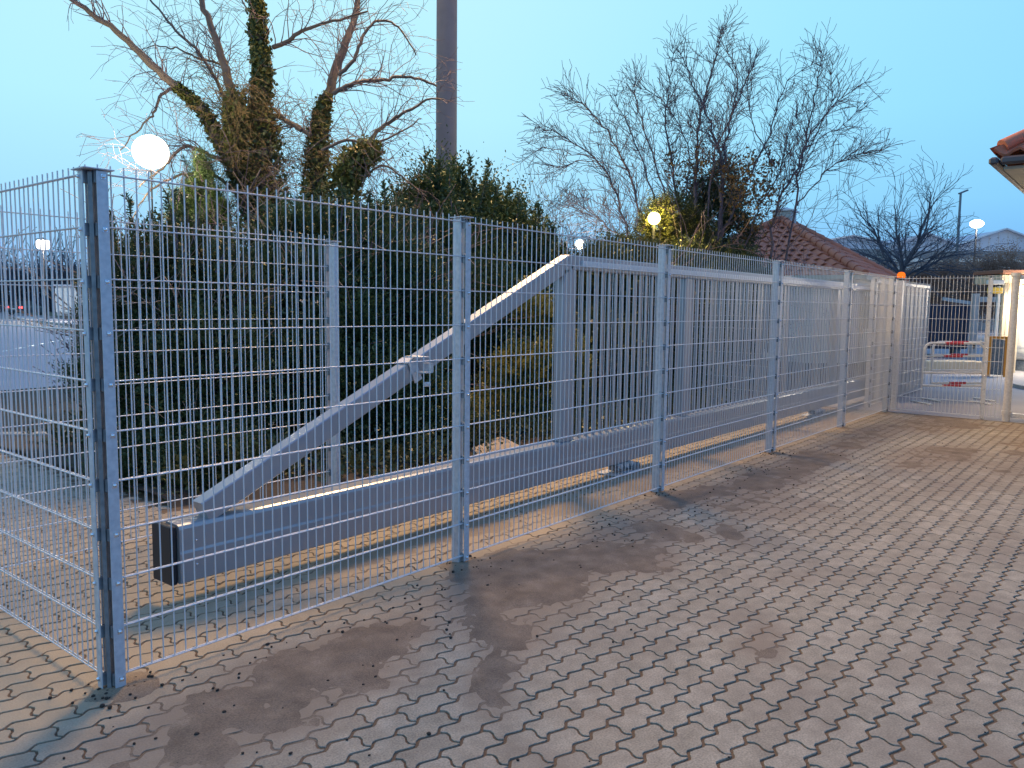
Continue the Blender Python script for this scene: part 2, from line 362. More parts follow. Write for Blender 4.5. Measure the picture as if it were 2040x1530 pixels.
# tiny mounds at the post feet
for px_ in (1.45, 3.52, 6.02, 8.52, 11.02, 13.0):
    d2 = (GX-px_)**2+(GY-3.2)**2; hgt += .016*np.exp(-d2/.012)*(.4+f2)
hgt = np.clip(hgt, -.012, .03)
na, nb_ = GX.shape; V = np.stack([GX.ravel(), GY.ravel(), hgt.ravel()], 1)
ii = (np.arange(na-1)[:, None]*nb_+np.arange(nb_-1)[None]).ravel(); Fq = np.stack([ii, ii+nb_, ii+nb_+1, ii+1], 1)
sm = bpy.data.materials.new('joint_sand_and_dirt'); sm.use_nodes = True; t = sm.node_tree; b = t.nodes['Principled BSDF']
co = N(t, 'ShaderNodeTexCoord'); sp = N(t, 'ShaderNodeSeparateXYZ'); t.links.new(co.outputs['Object'], sp.inputs[0])
n1 = N(t, 'ShaderNodeTexNoise'); n1.inputs['Scale'].default_value = 7; n1.inputs['Detail'].default_value = 8; t.links.new(co.outputs['Object'], n1.inputs['Vector'])
n2 = N(t, 'ShaderNodeTexNoise'); n2.inputs['Scale'].default_value = 150; n2.inputs['Detail'].default_value = 3; t.links.new(co.outputs['Object'], n2.inputs['Vector'])
dr = N(t, 'ShaderNodeValToRGB'); stops(dr.color_ramp, [(.3, (.115, .088, .066)), (.55, (.165, .128, .097)), (.75, (.22, .175, .135))]); t.links.new(n1.outputs[0], dr.inputs[0])
q = N(t, 'ShaderNodeMix', data_type='RGBA'); t.links.new(mr(sp.outputs[1], 3.05, 3.3, 0, .7), q.inputs[0]); t.links.new(dr.outputs[0], q.inputs[6]); q.inputs[7].default_value = (.34, .26, .165, 1)  # sand beyond the fence gets a tan that includes the lamplight
q3 = N(t, 'ShaderNodeMix', data_type='RGBA'); t.links.new(mr(sp.outputs[2], -.004, -.0008, 1, 0), q3.inputs[0]); t.links.new(q.outputs[2], q3.inputs[6]); q3.inputs[7].default_value = (.125, .082, .050, 1)
cc = mulc(q3.outputs[2], mr(n2.outputs[0], .3, .7, .75, 1.25)); t.links.new(cc, b.inputs['Base Color']); b.inputs['Roughness'].default_value = .95
bp = N(t, 'ShaderNodeBump'); bp.inputs['Strength'].default_value = .6; bp.inputs['Distance'].default_value = .004; t.links.new(n2.outputs[0], bp.inputs['Height']); t.links.new(bp.outputs[0], b.inputs['Normal'])
struct(mesh_np('joint_sand', V, Fq, sm, smooth=True))
g = MB(); g.add([(-1, 4.37, -.0075), (3.6, 4.37, -.0075), (3.6, 10.05, -.0075), (-1, 10.05, -.0075)], [(0, 1, 2, 3)]); struct(g.build('joint_sand', sm))

# planting bed soil (bumpy), with a stone edging along the paving
gx2 = np.arange(3.05, 26, .12); gy2 = np.arange(BED_Y+.18, 15.5, .12); GX2, GY2 = np.meshgrid(gx2, gy2, indexing='ij')
hz = .03+.10*(fbm(GX2, GY2, 1.3, 90)-.4)*np.clip((GY2-4.5)/1.2, .25, 1); hz = np.where((GX2 < 3.6) & (GY2 < 5.75), -.05, hz)
na, nb_ = GX2.shape; V = np.stack([GX2.ravel(), GY2.ravel(), hz.ravel()], 1)
ii = (np.arange(na-1)[:, None]*nb_+np.arange(nb_-1)[None]).ravel(); Fq = np.stack([ii, ii+nb_, ii+nb_+1, ii+1], 1)
struct(mesh_np('soil', V, Fq, M['soil'], smooth=True))
g = MB()
for k in range(10): g.box((3.6+k*1.0+.495, BED_Y+.08, -.06), (.985, .16, .17), 0, .008)
struct(g.build('kerb_edging', M['edging']))

# litter on the bed edge: leaves and crumbs (uncountable)
n = 5200; px_ = 3.6+rng.random(n)**1.4*10; py_ = BED_Y+rng.normal(.22, .22, n)
k = py_ > BED_Y-.02; px_, py_ = px_[k], py_[k]; n = len(px_)
cx_ = np.stack([px_, py_, .045+rng.random(n)*.03], 1); s_ = rng.uniform(.008, .028, n)
def cards(c, s, up=.6, w=.55):
    # small leaf diamonds with random orientation
    n = len(c); a = rng.normal(size=(n, 3)); a /= np.linalg.norm(a, axis=1)[:, None]
    b_ = rng.normal(size=(n, 3)); b_[:, 2] *= up; b_ -= a*(a*b_).sum(1)[:, None]; b_ /= np.linalg.norm(b_, axis=1)[:, None]+1e-9
    s = s[:, None]
    return np.stack([c-a*s, c+b_*s*w, c+a*s, c-b_*s*w], 1).reshape(-1, 3)
M['litter'] = leaf_mat('leaf_litter', (.10, .06, .03), (.34, .22, .10), .1)
tag(quads('leaf_litter', cards(cx_, s_), M['litter']), 'brown dead leaves and crumbs along the edge of the planting bed', 'leaf litter', kind='stuff')

# road, pavements and far surfaces on the left
def sheet(name, pts, z, m):
    g = MB(); g.add([(p[0], p[1], z) for p in pts], [tuple(range(len(pts)))]); return struct(g.build(name, m))
M['road'] = mat('worn_road_asphalt', (.44, .37, .41), .8, 0, (.5, .8, 8), (60, .4), (.36, .31, .35))
M['pave'] = mat('pale_pavement', (.42, .40, .42), .85, 0, (1, .7, 8), (30, .2), (.34, .33, .35))
A = [on_z(x, y)[:2] for x, y in [(-900, 868), (190, 866), (330, 690), (160, 662), (-60, 640), (-900, 640)]]
sheet('road', A, -.012, M['road'])
g = MB(); p0 = on_z(-700, 880)[:2]; p1 = on_z(215, 868)[:2]
g.bar((p0[0], p0[1], 0), (p1[0], p1[1], 0), .16, .10, .01); struct(g.build('kerb', M['kerb']))
A = [on_z(x, y)[:2] for x, y in [(30, 634), (330, 672), (330, 655), (30, 628)]]
sheet('pavement', A, -.004, M['pave'])
g = MB(); p0 = on_z(20, 634)[:2]; p1 = on_z(330, 674)[:2]
g.bar((p0[0], p0[1], 0), (p1[0], p1[1], 0), .25, .24, .02); struct(g.build('kerb', M['kerb']))
A = [on_z(x, y)[:2] for x, y in [(-40, 616), (330, 652), (330, 632), (-40, 611)]]
sheet('grass_verge', A, .0, M['grass'])
g = MB(); q0 = np.array(on_z(-60, 712)[:2]); q1 = np.array(on_z(150, 672)[:2])
for k in range(9):
    a_ = q0+(q1-q0)*(k/9.); b_ = q0+(q1-q0)*((k+.55)/9.); g.bar((a_[0], a_[1], -.006), (b_[0], b_[1], -.006), .14, .004)
struct(g.build('road_marking', M['white_paint']))
# concrete yard beyond the fence on the right
sheet('concrete_yard', [(13.25, .0), (13.25, 4.3), (15, 8.5), (60, 24), (60, -6), (24, -4), (13.3, -3)], .0065, M['concrete'])
g = MB(); g.bar((19.3, 2.2, .02), (21.0, -1.2, .02), .5, .12, .01); struct(g.build('kerb', M['kerb']))

# ================================================================== FENCE
WZ = [.055+.2*k for k in range(11)]
def wires(p0, p1, cyc=.05, zs=WZ, top=.035, r=.0030, rh=.0030):
    """double-bar mat from p0 to p1 (2-D), two horizontal wires around each vertical"""
    p0 = np.array(p0, float); p1 = np.array(p1, float); L = np.linalg.norm(p1-p0); d = (p1-p0)/L; nrm = np.array([-d[1], d[0]])
    mb = MB(); n = int(round(L/cyc)); off = (L-n*cyc)/2
    for k in range(n+1):
        q = p0+d*(off+k*cyc); j = rng.normal(0, .0006)
        mb.tube([(q[0]+j, q[1], zs[0]-.004), (q[0]+j, q[1], zs[-1]+top)], r, 6)
    for z in zs:
        for s in (-1, 1):
            a = p0+nrm*s*(r+rh); b_ = p1+nrm*s*(r+rh)
            mb.tube([(a[0], a[1], z), (b_[0], b_[1], z)], rh, 6)
    return mb
def fence_panel(parent, p0, p1, **k): return wires(p0, p1, **k).build('mesh_panel', M['wire'], parent)
def repeat_up(o, zs):
    for z in zs[1:]:
        c_ = o.copy(); COL.objects.link(c_); c_.location.z += z-zs[0]
def line_post(parent, x, y, ang=0, h=2.08, front=-1, z0=-.02):
    """square tube behind the mat, clamp bar in front with spacers and bolts; ang=0 fence along x"""
    c_, s_ = math.cos(ang), math.sin(ang)
    def P(u, v): return (x+u*c_-v*s_, y+u*s_+v*c_)
    tb = MB(); q = P(0, .045); tb.box((q[0], q[1], h/2+z0/2), (.042, .062, h-z0), ang, .004); post = tb.build('post', M['galv'], parent)
    b_ = MB(); q = P(.016, -.016); b_.box((q[0], q[1], h/2-.004), (.045, .006, h-.05), ang, .0015); b_.build('clamp_bar', M['galv'], post)
    sp_ = MB(); bo = MB()
    z = WZ[0]; q = P(.006, 0); sp_.box((q[0], q[1], z-.012), (.022, .028, .05), ang, .002)
    q = P(.018, -.022); bo.sphere((q[0], q[1], z-.012), .0085, 8, 5); q = P(.018, -.0195); bo.box((q[0], q[1], z-.012), (.020, .002, .020), ang)
    repeat_up(sp_.build('spacer', M['galv_dark'], post), WZ); repeat_up(bo.build('bolt', M['bolt'], post), WZ)
    cp = MB(); q = P(.006, .026); cp.box((q[0], q[1], h+.003), (.085, .115, .006), ang, .001); cp.build('cap', M['galv'], post)
    return post
FY = 3.205
PXS = [1.43, 3.51, 5.99, 8.52, 11.02, 13.26]
fr = thing('mesh_fence', (PXS[0], FY, 0), 'long galvanised mesh fence along the paved yard, in front of the sliding gate', 'fence')
for i in range(1, 6):
    line_post(fr, PXS[i], FY)
for i in range(5):
    fence_panel(fr, (PXS[i]+.005, FY), (PXS[i+1]+(.01 if i < 4 else -.005), FY))
# corner post: tube with two clamp bars, one on each outer side
def corner_post(parent, x, y):
    tb = MB(); tb.box((x+.035, y+.038, 1.03), (.05, .05, 2.10), 0, .005); post = tb.build('post', M['galv_dark'], parent)
    ins = MB(); ins.box((x+.004, y+.006, 1.03), (.016, .016, 2.06), math.radians(45)); ins.build('corner_bead', M['galv_dark'], post)
    b_ = MB(); b_.box((x+.034, y-.022, 1.035), (.043, .005, 2.06), 0, .0015); b_.build('clamp_bar', M['galv'], post)
    b_ = MB(); b_.box((x-.018, y+.042, 1.035), (.005, .040, 2.06), 0, .0015); b_.build('clamp_bar', M['galv'], post)
    z = WZ[0]
    for c_, d_ in (((x+.018, y-.006, z-.012), (.018, .026, .05)), ((x-.003, y+.03, z-.012), (.026, .018, .05))):
        q = MB(); q.box(c_, d_, 0, .002); repeat_up(q.build('spacer', M['galv_dark'], post), WZ)
    bo = MB(); bo.sphere((x+.037, y-.028, z-.012), .008, 10, 6); bo.box((x+.037, y-.0258, z-.012), (.019, .003, .019)); repeat_up(bo.build('bolt', M['bolt'], post), WZ)
    bo = MB(); bo.sphere((x-.024, y+.047, z-.012), .008, 10, 6); bo.box((x-.0218, y+.047, z-.012), (.003, .019, .019)); repeat_up(bo.build('bolt', M['bolt'], post), WZ)
    cp = MB(); cp.box((x+.020, y+.022, 2.07), (.115, .115, .005), 0, .001); cp.build('cap', M['galv'], post)
    return post
corner_post(fr, 1.40, FY)

LXF = 1.400; RY = 5.02
lf = thing('mesh_fence', (LXF, RY, 0), 'short side length of galvanised mesh fence leaving the thick corner post to the left edge', 'fence')
fence_panel(lf, (LXF, FY+.045), (LXF, RY-.03))
line_post(lf, LXF, RY, math.radians(-90))
rf = thing('mesh_fence', (3.95, RY, 0), 'rear length of galvanised mesh fence with its post in front of the dark evergreen bushes', 'fence')
fence_panel(rf, (LXF+.02, RY), (3.95, RY))
# rear post seen from behind the clamp side: the tube faces the yard
post = MB(); post.box((3.965, RY-.045, 1.01), (.045, .062, 2.06), 0, .004); post = post.build('post', M['galv'], rf)
b_ = MB(); b_.box((3.955, RY+.014, 1.01), (.045, .006, 2.02)); b_.build('clamp_bar', M['galv'], post)
sp_ = MB(); sp_.box((3.945, RY-.002, WZ[0]-.012), (.022, .026, .05), 0, .002)
repeat_up(sp_.build('spacer', M['galv_dark'], post), WZ); cp = MB(); cp.box((3.965, RY-.03, 2.045), (.085, .115, .006), 0, .001); cp.build('cap', M['galv'], post)
# concrete footings
# crumbs of soil and grit lying on the paving
m_ = MB(); 
for _ in range(420):
    near = rng.random() < .6; x = rng.uniform(1.2, 9) if near else rng.uniform(1, 14); y = 3.15-abs(rng.normal(0, .45)) if near else rng.uniform(-.6, 3.0); r0 = rng.uniform(.0025, .009)*(1 if near else .75)
    m_.sphere((x, y, r0*.5), r0, 6, 4, (rng.uniform(.8, 1.4), rng.uniform(.7, 1.2), rng.uniform(.5, .8)))
for px_ in (1.43, 3.51, 5.99, 8.52):
    for _ in range(45): r0 = rng.uniform(.003, .011); a_ = rng.uniform(0, 6.28); q_ = abs(rng.normal(.03, .07))+.03; m_.sphere((px_+math.cos(a_)*q_, 3.2+math.sin(a_)*q_, .006), r0, 6, 4, (1, 1, .7))
tag(m_.build('soil_crumbs', M['soil']), 'dark soil crumbs and grit scattered over the paving near the fence foot', 'crumbs', kind='stuff')
# transverse fence at the far end
tf = thing('mesh_fence', (13.3, 1.75, 0), 'cross length of galvanised mesh fence at the far end beside the bar gate', 'fence')
fence_panel(tf, (13.3, 3.17), (13.3, 1.95), cyc=.05); fence_panel(tf, (13.3, 1.92), (13.3, 1.72), cyc=.05)
line_post(tf, 13.305, 1.94, math.radians(-90))
# far continuation behind it and its screen
ff = thing('mesh_fence', (13.6, 3.55, 0), 'galvanised mesh fence continuing past the gate end in front of the pale sheet screen', 'fence')
fence_panel(ff, (13.55, 3.55), (17.4, 3.55)); line_post(ff, 13.55, 3.55)
sc_ = thing('metal_screen', (16, 3.75, 0), 'pale grey sheet metal screen behind the mesh at the far end of the gate', 'screen')
m_ = MB()
for k in range(24): m_.box((14.3+k*.16+.08, 3.78+(.012 if k % 2 else 0), 1.02), (.1595, .02, 2.03))
m_.build('sheet', M['grey_sheet'], sc_); m_ = MB(); m_.box((16.2, 3.76, 2.05), (3.9, .09, .05)); m_.box((18.12, 3.78, 1.0), (.06, .08, 2.0)); m_.build('frame', M['galv'], sc_)
# fence behind the gate running off to the left
cf = thing('mesh_fence', (11.6, 4.7, 0), 'mesh fence length behind the slatted gate leading towards the red roofed hut', 'fence')
fence_panel(cf, (12.4, 4.5), (12.9, 8.6)); line_post(cf, 12.4, 4.5, math.radians(83))

# ================================================================== SLIDING GATE
GY0 = 3.85; GX0 = 2.06; GX1 = 14.9
gt = thing('sliding_gate', (8.5, GY0+.07, 0), 'long grey cantilever sliding gate with slatted leaf and diagonal brace, standing behind the mesh fence', 'gate')
m_ = MB()
# C-profile beam with softened edges
prof = [(0, .12), (0, .27), (.004, .285), (.004, .40), (.012, .418), (.03, .424), (.135, .424), (.14, .418), (.14, .112), (.01, .112)]
v = []; 
for X in (GX0, GX1): v += [(X, GY0+a, z) for a, z in prof]
n = len(prof); fc = [(i, i+n, (i+1) % n+n, (i+1) % n) for i in range(n)]+[tuple(range(n)), tuple(range(2*n-1, n-1, -1))]
m_.add(v, fc); beam = m_.build('beam', M['alu'], gt)
m_ = MB(); m_.box((GX0-.022, GY0+.12, .262), (.035, .19, .31), 0, .004); m_.build('end_cap', M['black'], beam)
m_ = MB(); m_.box((GX0+7, GY0+.125, .431), (GX1-GX0-1.6, .02, .012)); m_.build('guide_rail', M['alu_rail'], beam)
for z in (.20, .33): m_ = MB(); m_.sphere((GX0+.09, GY0-.001, z), .006, 8, 5); m_.build('bolt', M['bolt'], beam)
SX = 5.47                       # end stile of the leaf
m_ = MB(); m_.box((SX+.08, GY0+.07, (.425+1.88)/2), (.16, .10, 1.88-.425), 0, .006); m_.build('end_stile', M['alu'], gt)
m_ = MB(); m_.bar((2.22, GY0+.07, .455), (SX+.10, GY0+.07, 1.945), .10, .125, .006); m_.build('brace', M['alu'], gt)
m_ = MB(); m_.box(((SX+GX1)/2+.045, GY0+.07, 1.94), (GX1-SX-.09, .10, .12), 0, .006); tr = m_.build('top_rail', M['alu'], gt)
m_ = MB(); m_.box(((SX+GX1)/2+.12, GY0+.008, 1.935), (GX1-SX-.24, .035, .045), 0, .003); m_.build('guide_rail', M['alu_rail'], tr)
m_ = MB(); X = SX+.22
while X < GX1-.15:
    if not any(abs(X-s) < .1 for s in (7.75, 10.3, 12.8)):
        m_.box((X, GY0+.07, (.425+1.885)/2), (.038, .015, 1.885-.425), 0, .002)
    X += .112
m_.build('slats', M['alu'], gt)
for X in (7.75, 10.3, 12.8, GX1-.06):
    m_ = MB(); m_.box((X, GY0+.07, (.425+1.88)/2), (.15, .09, 1.455), 0, .005); m_.build('stile', M['alu'], gt)
# strap clamp on the brace
bd = np.array([SX+.10-2.22, 0, 1.945-.455]); bd /= np.linalg.norm(bd); bc = np.array([2.22, GY0+.07, .455])+bd*((3.745-2.22)/bd[0]); bn = np.array([-bd[2], 0, bd[0]])
m_ = MB()
m_.bar(bc+bn*.070-bd*.035, bc+bn*.070+bd*.035, .125, .008); m_.bar(bc+np.array([0, -.06, 0])-bd*.035, bc+np.array([0, -.06, 0])+bd*.035, .008, .16)
m_.box((bc[0]+.03, GY0-.05, bc[2]-.01), (.07, .09, .008)); m_.box((bc[0]+.065, GY0-.05, bc[2]+.02), (.008, .09, .06))
m_.box((bc[0]-.02, GY0-.03, bc[2]+.095), (.09, .14, .006)); m_.box((bc[0]+.03, GY0-.075, bc[2]-.09), (.05, .03, .03), 0, .006)
m_.build('clamp_bracket', M['galv'], gt)
# carriages
def carriage(x, label):
    r = thing('gate_carriage', (x, GY0+.07, 0), label, 'roller carriage', 'roller carriages under the sliding gate')
    m_ = MB(); m_.box((x, GY0+.07, .012), (.42, .24, .016), 0, .003); m_.build('base_plate', M['galv'], r)
    m_ = MB(); m_.box((x, GY0+.05, .065), (.30, .10, .05), 0, .006); m_.box((x+.16, GY0+.02, .05), (.13, .11, .065), 0, .012); m_.build('housing', M['galv_dark'], r)
    m_ = MB()
    for s in (-.1, .0, .1): m_.tube([(x+s, GY0-.02, .085), (x+s, GY0+.13, .085)], .024, 10)
    m_.build('roller', M['galv'], r)
    m_ = MB()
    for s in (-.17, -.11): m_.tube([(x+s, GY0-.10, .03), (x+s+.02, GY0+.0, .03)], .006, 6)
    m_.build('threaded_rod', M['bolt'], r)
carriage(6.5, 'near roller carriage bolted down under the gate beam between the second and third fence posts')
carriage(12.0, 'far roller carriage bolted down under the gate beam by the last fence posts')
# portal post with beacon near the far corner
r = thing('beacon_post', (13.9, 3.42, 0), 'slim grey post with a glowing orange warning beacon on top', 'warning light')
q = on_z(1795, 556, 2.06); bx, by = q[0], q[1]
r.location = (bx, by, 0)
m_ = MB(); m_.box((bx, by, 1.02), (.08, .08, 2.04), 0, .004); m_.build('post', M['galv'], r)
m_ = MB(); m_.tube([(bx, by, 2.04), (bx, by, 2.08)], .045, 14); m_.build('base', M['black'], r)
M['beacon'] = emat('orange_beacon', (1.0, .19, .02), 1.3)
m_ = MB(); m_.tube([(bx, by, 2.08), (bx, by, 2.13), (bx, by, 2.16), (bx, by, 2.172)], [.06, .062, .045, .01], 14); m_.build('lens', M['beacon'], r)

# ================================================================== BAR GATE on the right
bgx, bgy = 13.32, 1.63
bgt = thing('bar_gate', (bgx, bgy, 0), 'grey steel gate with round post and wide vertical bars at the far right', 'gate')
m_ = MB(); m_.tube([(bgx, bgy, -.02), (bgx, bgy, 2.09)], .05, 16); m_.build('post', M['galv'], bgt)
m_ = MB(); m_.tube([(bgx, bgy, 2.07), (bgx, bgy, 2.12)], .065, 16); m_.tube([(bgx, bgy, .10), (bgx, bgy, .16)], .062, 16); m_.build('hinge_collar', M['galv'], bgt)
m_ = MB(); m_.bar((bgx, bgy-.05, 2.06), (bgx, -2.4, 2.06), .05, .06, .004); m_.bar((bgx, bgy-.05, .10), (bgx, -2.4, .10), .05, .06, .004); m_.build('rail', M['galv'], bgt)
y = bgy-.28
while y > -2.4: m_ = MB(); m_.box((bgx, y, 1.08), (.035, .05, 1.92), 0, .003); m_.build('bar', M['galv'], bgt); y -= .24

# ================================================================== crowd barriers
def barrier(label, px0, px1, pyb, d, dz=0):
    a = on_z(px0, pyb, 0); a = at(px0, pyb, d); a[2] = .0; b_ = at(px1, pyb, d+.1); b_[2] = .0
    a = a[:2]; b_ = b_[:2]; L = np.linalg.norm(b_-a); u = (b_-a)/L; h = 1.02
    P = lambda s, z: (a[0]+u[0]*s, a[1]+u[1]*s, z+.01)
    r = thing('crowd_barrier', (a[0], a[1], 0), label, 'barrier', 'white crowd barriers with red bands')
    m_ = MB(); R_ = .12
    pts = [P(0, 0), P(0, h-R_)]+[P(R_-R_*math.cos(t_), h-R_+R_*math.sin(t_)) for t_ in np.linspace(.3, math.pi/2, 5)]+[P(L-R_+R_*math.sin(t_), h-R_+R_*math.cos(t_)) for t_ in np.linspace(0, 1.3, 5)]+[P(L, h-R_), P(L, 0)]
    m_.tube(pts, .021, 8); m_.build('frame', M['white_paint'], r)
    for z in (.30, .52, .80): m_ = MB(); m_.tube([P(0, z), P(L, z)], .02 if z != .8 else .014, 8); m_.build('rail', M['white_paint'], r)
    for z, rr_ in ((h, .023), (.80, .022), (.30, .022)): m_ = MB(); m_.tube([P(L*.33, z), P(L*.64, z)], rr_, 8); m_.build('red_band', M['red_paint'], r)
    nrm = np.array([-u[1], u[0]])
    for s in (0.0, L): m_ = MB(); q = P(s, .012); m_.bar((q[0]-nrm[0]*.28, q[1]-nrm[1]*.28, .022), (q[0]+nrm[0]*.28, q[1]+nrm[1]*.28, .022), .05, .012); m_.build('foot', M['white_paint'], r)
barrier('front one of the two white tubular crowd barriers with red bands, behind the cross fence', 1835, 1953, 802, 13.6)
barrier('rear one of the two white tubular crowd barriers, just behind the front one', 1852, 1960, 795, 14.1)

# ================================================================== things in the far yard (right)
def oriented(px, py, d): q = at(px, py, d); return np.array([q[0], q[1]])
VA = math.atan2(-LX[2]*0, 1)     # yard things stand square to the fence
# orange framed stand
a = oriented(1968, 765, 19.5); b_ = oriented(2000, 765, 19.3)
u = (b_-a); L = np.linalg.norm(u); u /= L; ang = math.atan2(u[1], u[0]); mid = (a+b_)/2
r = thing('framed_panel', (mid[0], mid[1], 0), 'orange steel frame with a grey panel in it, standing behind the round gate post', 'frame')
m_ = MB(); H_ = .98
for q in (a, b_): m_.box((q[0], q[1], H_/2), (.07, .07, H_), ang, .004)
m_.box((mid[0], mid[1], H_-.03), (L-.07, .065, .06), ang); m_.build('frame', M['orange'], r)
m_ = MB(); m_.box((mid[0], mid[1], .48), (L-.075, .03, .86), ang); m_.build('panel', M['galv_dark'], r)
# white rounded tank on a plinth
c = oriented(2062, 700, 21.5)
r = thing('storage_tank', (c[0], c[1], 0), 'white rounded storage tank behind the bar gate below the bright lamp', 'tank')
m_ = MB(); m_.tube([(c[0], c[1], z) for z in (.28, .33, .42, .55, 1.9, 2.02, 2.08)], [.45, .58, .66, .70, .70, .6, .3], 28); m_.build('shell', M['white_paint'], r)
m_ = MB(); m_.tube([(c[0], c[1], 0), (c[0], c[1], .28)], .55, 20); m_.build('plinth', M['galv_dark'], r)
m_ = MB()
for z in (.62, 1.82): m_.tube([(c[0], c[1], z), (c[0], c[1], z+.05)], .708, 28)
m_.build('hoop', M['galv'], r)
# gatehouse canopy with its strip lamp
c = oriented(2075, 600, 20.3)
r = thing('gate_canopy', (c[0], c[1], 0), 'cream and brown timber gate canopy lit by a bright strip lamp at the right edge', 'canopy')
M['cream'] = mat('cream_timber', (.60, .50, .36), .7, 0, (5, .5), None, (.5, .42, .3)); M['brown'] = mat('brown_fascia', (.24, .10, .06), .7)
fwd = np.array([ROT[0][2], ROT[1][2]])*-1; fwd /= np.linalg.norm(fwd); rgt = np.array([ROT[0][0], ROT[1][0]]); rgt /= np.linalg.norm(rgt); ca = math.atan2(rgt[1], rgt[0])
def C2(s, f_, z): return (c[0]+rgt[0]*s+fwd[0]*f_, c[1]+rgt[1]*s+fwd[1]*f_, z)
m_ = MB(); m_.box(C2(.1, .55, 2.58), (2.4, 1.3, .10), ca, .01); m_.build('roof', M['brown'], r)
m_ = MB(); m_.box(C2(.1, .6, 2.40), (2.3, 1.2, .22), ca, .01); m_.build('fascia', M['cream'], r)
for s in (-.88, 1.1): m_ = MB(); m_.box(C2(s, .1, 1.14), (.12, .12, 2.28), ca, .006); m_.build('pillar', M['cream'], r)
m_ = MB(); m_.box(C2(-.62, .14, 1.14), (.30, .05, 2.28), ca); m_.build('wall_board', M['cream'], r)
LT = emat('strip_lamp_glow', (1.0, .86, .62), 14)
m_ = MB(); m_.tube([C2(-.72, -.12, 2.12), C2(-.6, -.12, 2.12), C2(1.0, -.12, 2.12), C2(1.1, -.12, 2.12)], [.07, .115, .115, .07], 14); m_.build('strip_lamp', LT, r)
lamp('canopy_strip_light', C2(0, -.4, 1.98), 480, (1.0, .84, .62), .25)
# yellow box on the near pillar side
c2 = oriented(1982, 578, 20.0)
r = thing('notice_box', (c2[0], c2[1], 0), 'small yellow box on a white post between the fence post and the round gate post', 'sign')
M['yellow'] = mat('yellow_paint', (.75, .48, .05), .5)
m_ = MB(); m_.box((c2[0], c2[1], 2.10), (.34, .10, .15), ca, .01); m_.build('box', M['yellow'], r)
m_ = MB(); m_.box((c2[0]+.1*rgt[0], c2[1]+.1*rgt[1], 1.10), (.06, .06, 2.2), ca); m_.box((c2[0], c2[1], 2.30), (.40, .12, .10), ca, .01); m_.build('post', M['white_paint'], r)
# navy container with a pale beam on top
c = oriented(1862, 655, 27)
r = thing('steel_container', (c[0], c[1], 0), 'dark navy steel container behind the crowd barriers', 'container')
def C3(s, f_, z): return (c[0]+rgt[0]*s+fwd[0]*f_, c[1]+rgt[1]*s+fwd[1]*f_, z)
m_ = MB(); m_.box(C3(-.3, 1.2, 1.05), (2.9, 2.4, 1.5), ca, .02)
for k in range(18): m_.box(C3(-1.68+k*.16, -.012, 1.05), (.08, .03, 1.36), ca)
m_.build('body', M['navy'], r)
m_ = MB(); m_.bar(C3(.18, -.06, 1.98), C3(1.18, -.04, 1.84), .08, .11, .006); m_.build('beam', M['grey_sheet'], r)
m_ = MB()
for s in (-1.5, .9): m_.box(C3(s, .3, .16), (.2, .3, .32), ca)
m_.build('foot', M['galv_dark'], r)
# grey portal post with its crossbar
c = oriented(1936, 700, 24)
r = thing('portal_frame', (c[0], c[1], 0), 'light grey steel portal post with a crossbar at the top, right of the navy container', 'portal')
def C4(s, f_, z): return (c[0]+rgt[0]*s+fwd[0]*f_, c[1]+rgt[1]*s+fwd[1]*f_, z)
m_ = MB(); m_.box(C4(0, 0, 1.05), (.17, .17, 2.10), ca, .006); m_.box(C4(1.2, 0, 1.0), (.17, .17, 2.0), ca, .006); m_.build('post', M['grey_sheet'], r)
m_ = MB(); m_.box(C4(.6, 0, 1.93), (1.02, .15, .15), ca, .006); m_.build('crossbar', M['grey_sheet'], r)
m_ = MB(); m_.box(C4(0, -.09, .55), (.06, .02, .16), ca); m_.build('lock_plate', M['black'], r)
# pale timber stack/kerb blocks behind barriers
c = oriented(1890, 735, 20.5)
r = thing('concrete_block', (c[0], c[1], 0), 'low pale block lying behind the crowd barriers', 'block')
m_ = MB(); m_.box((c[0], c[1], .16), (1.5, .45, .30), ca, .02); m_.build('block', M['cream'], r)

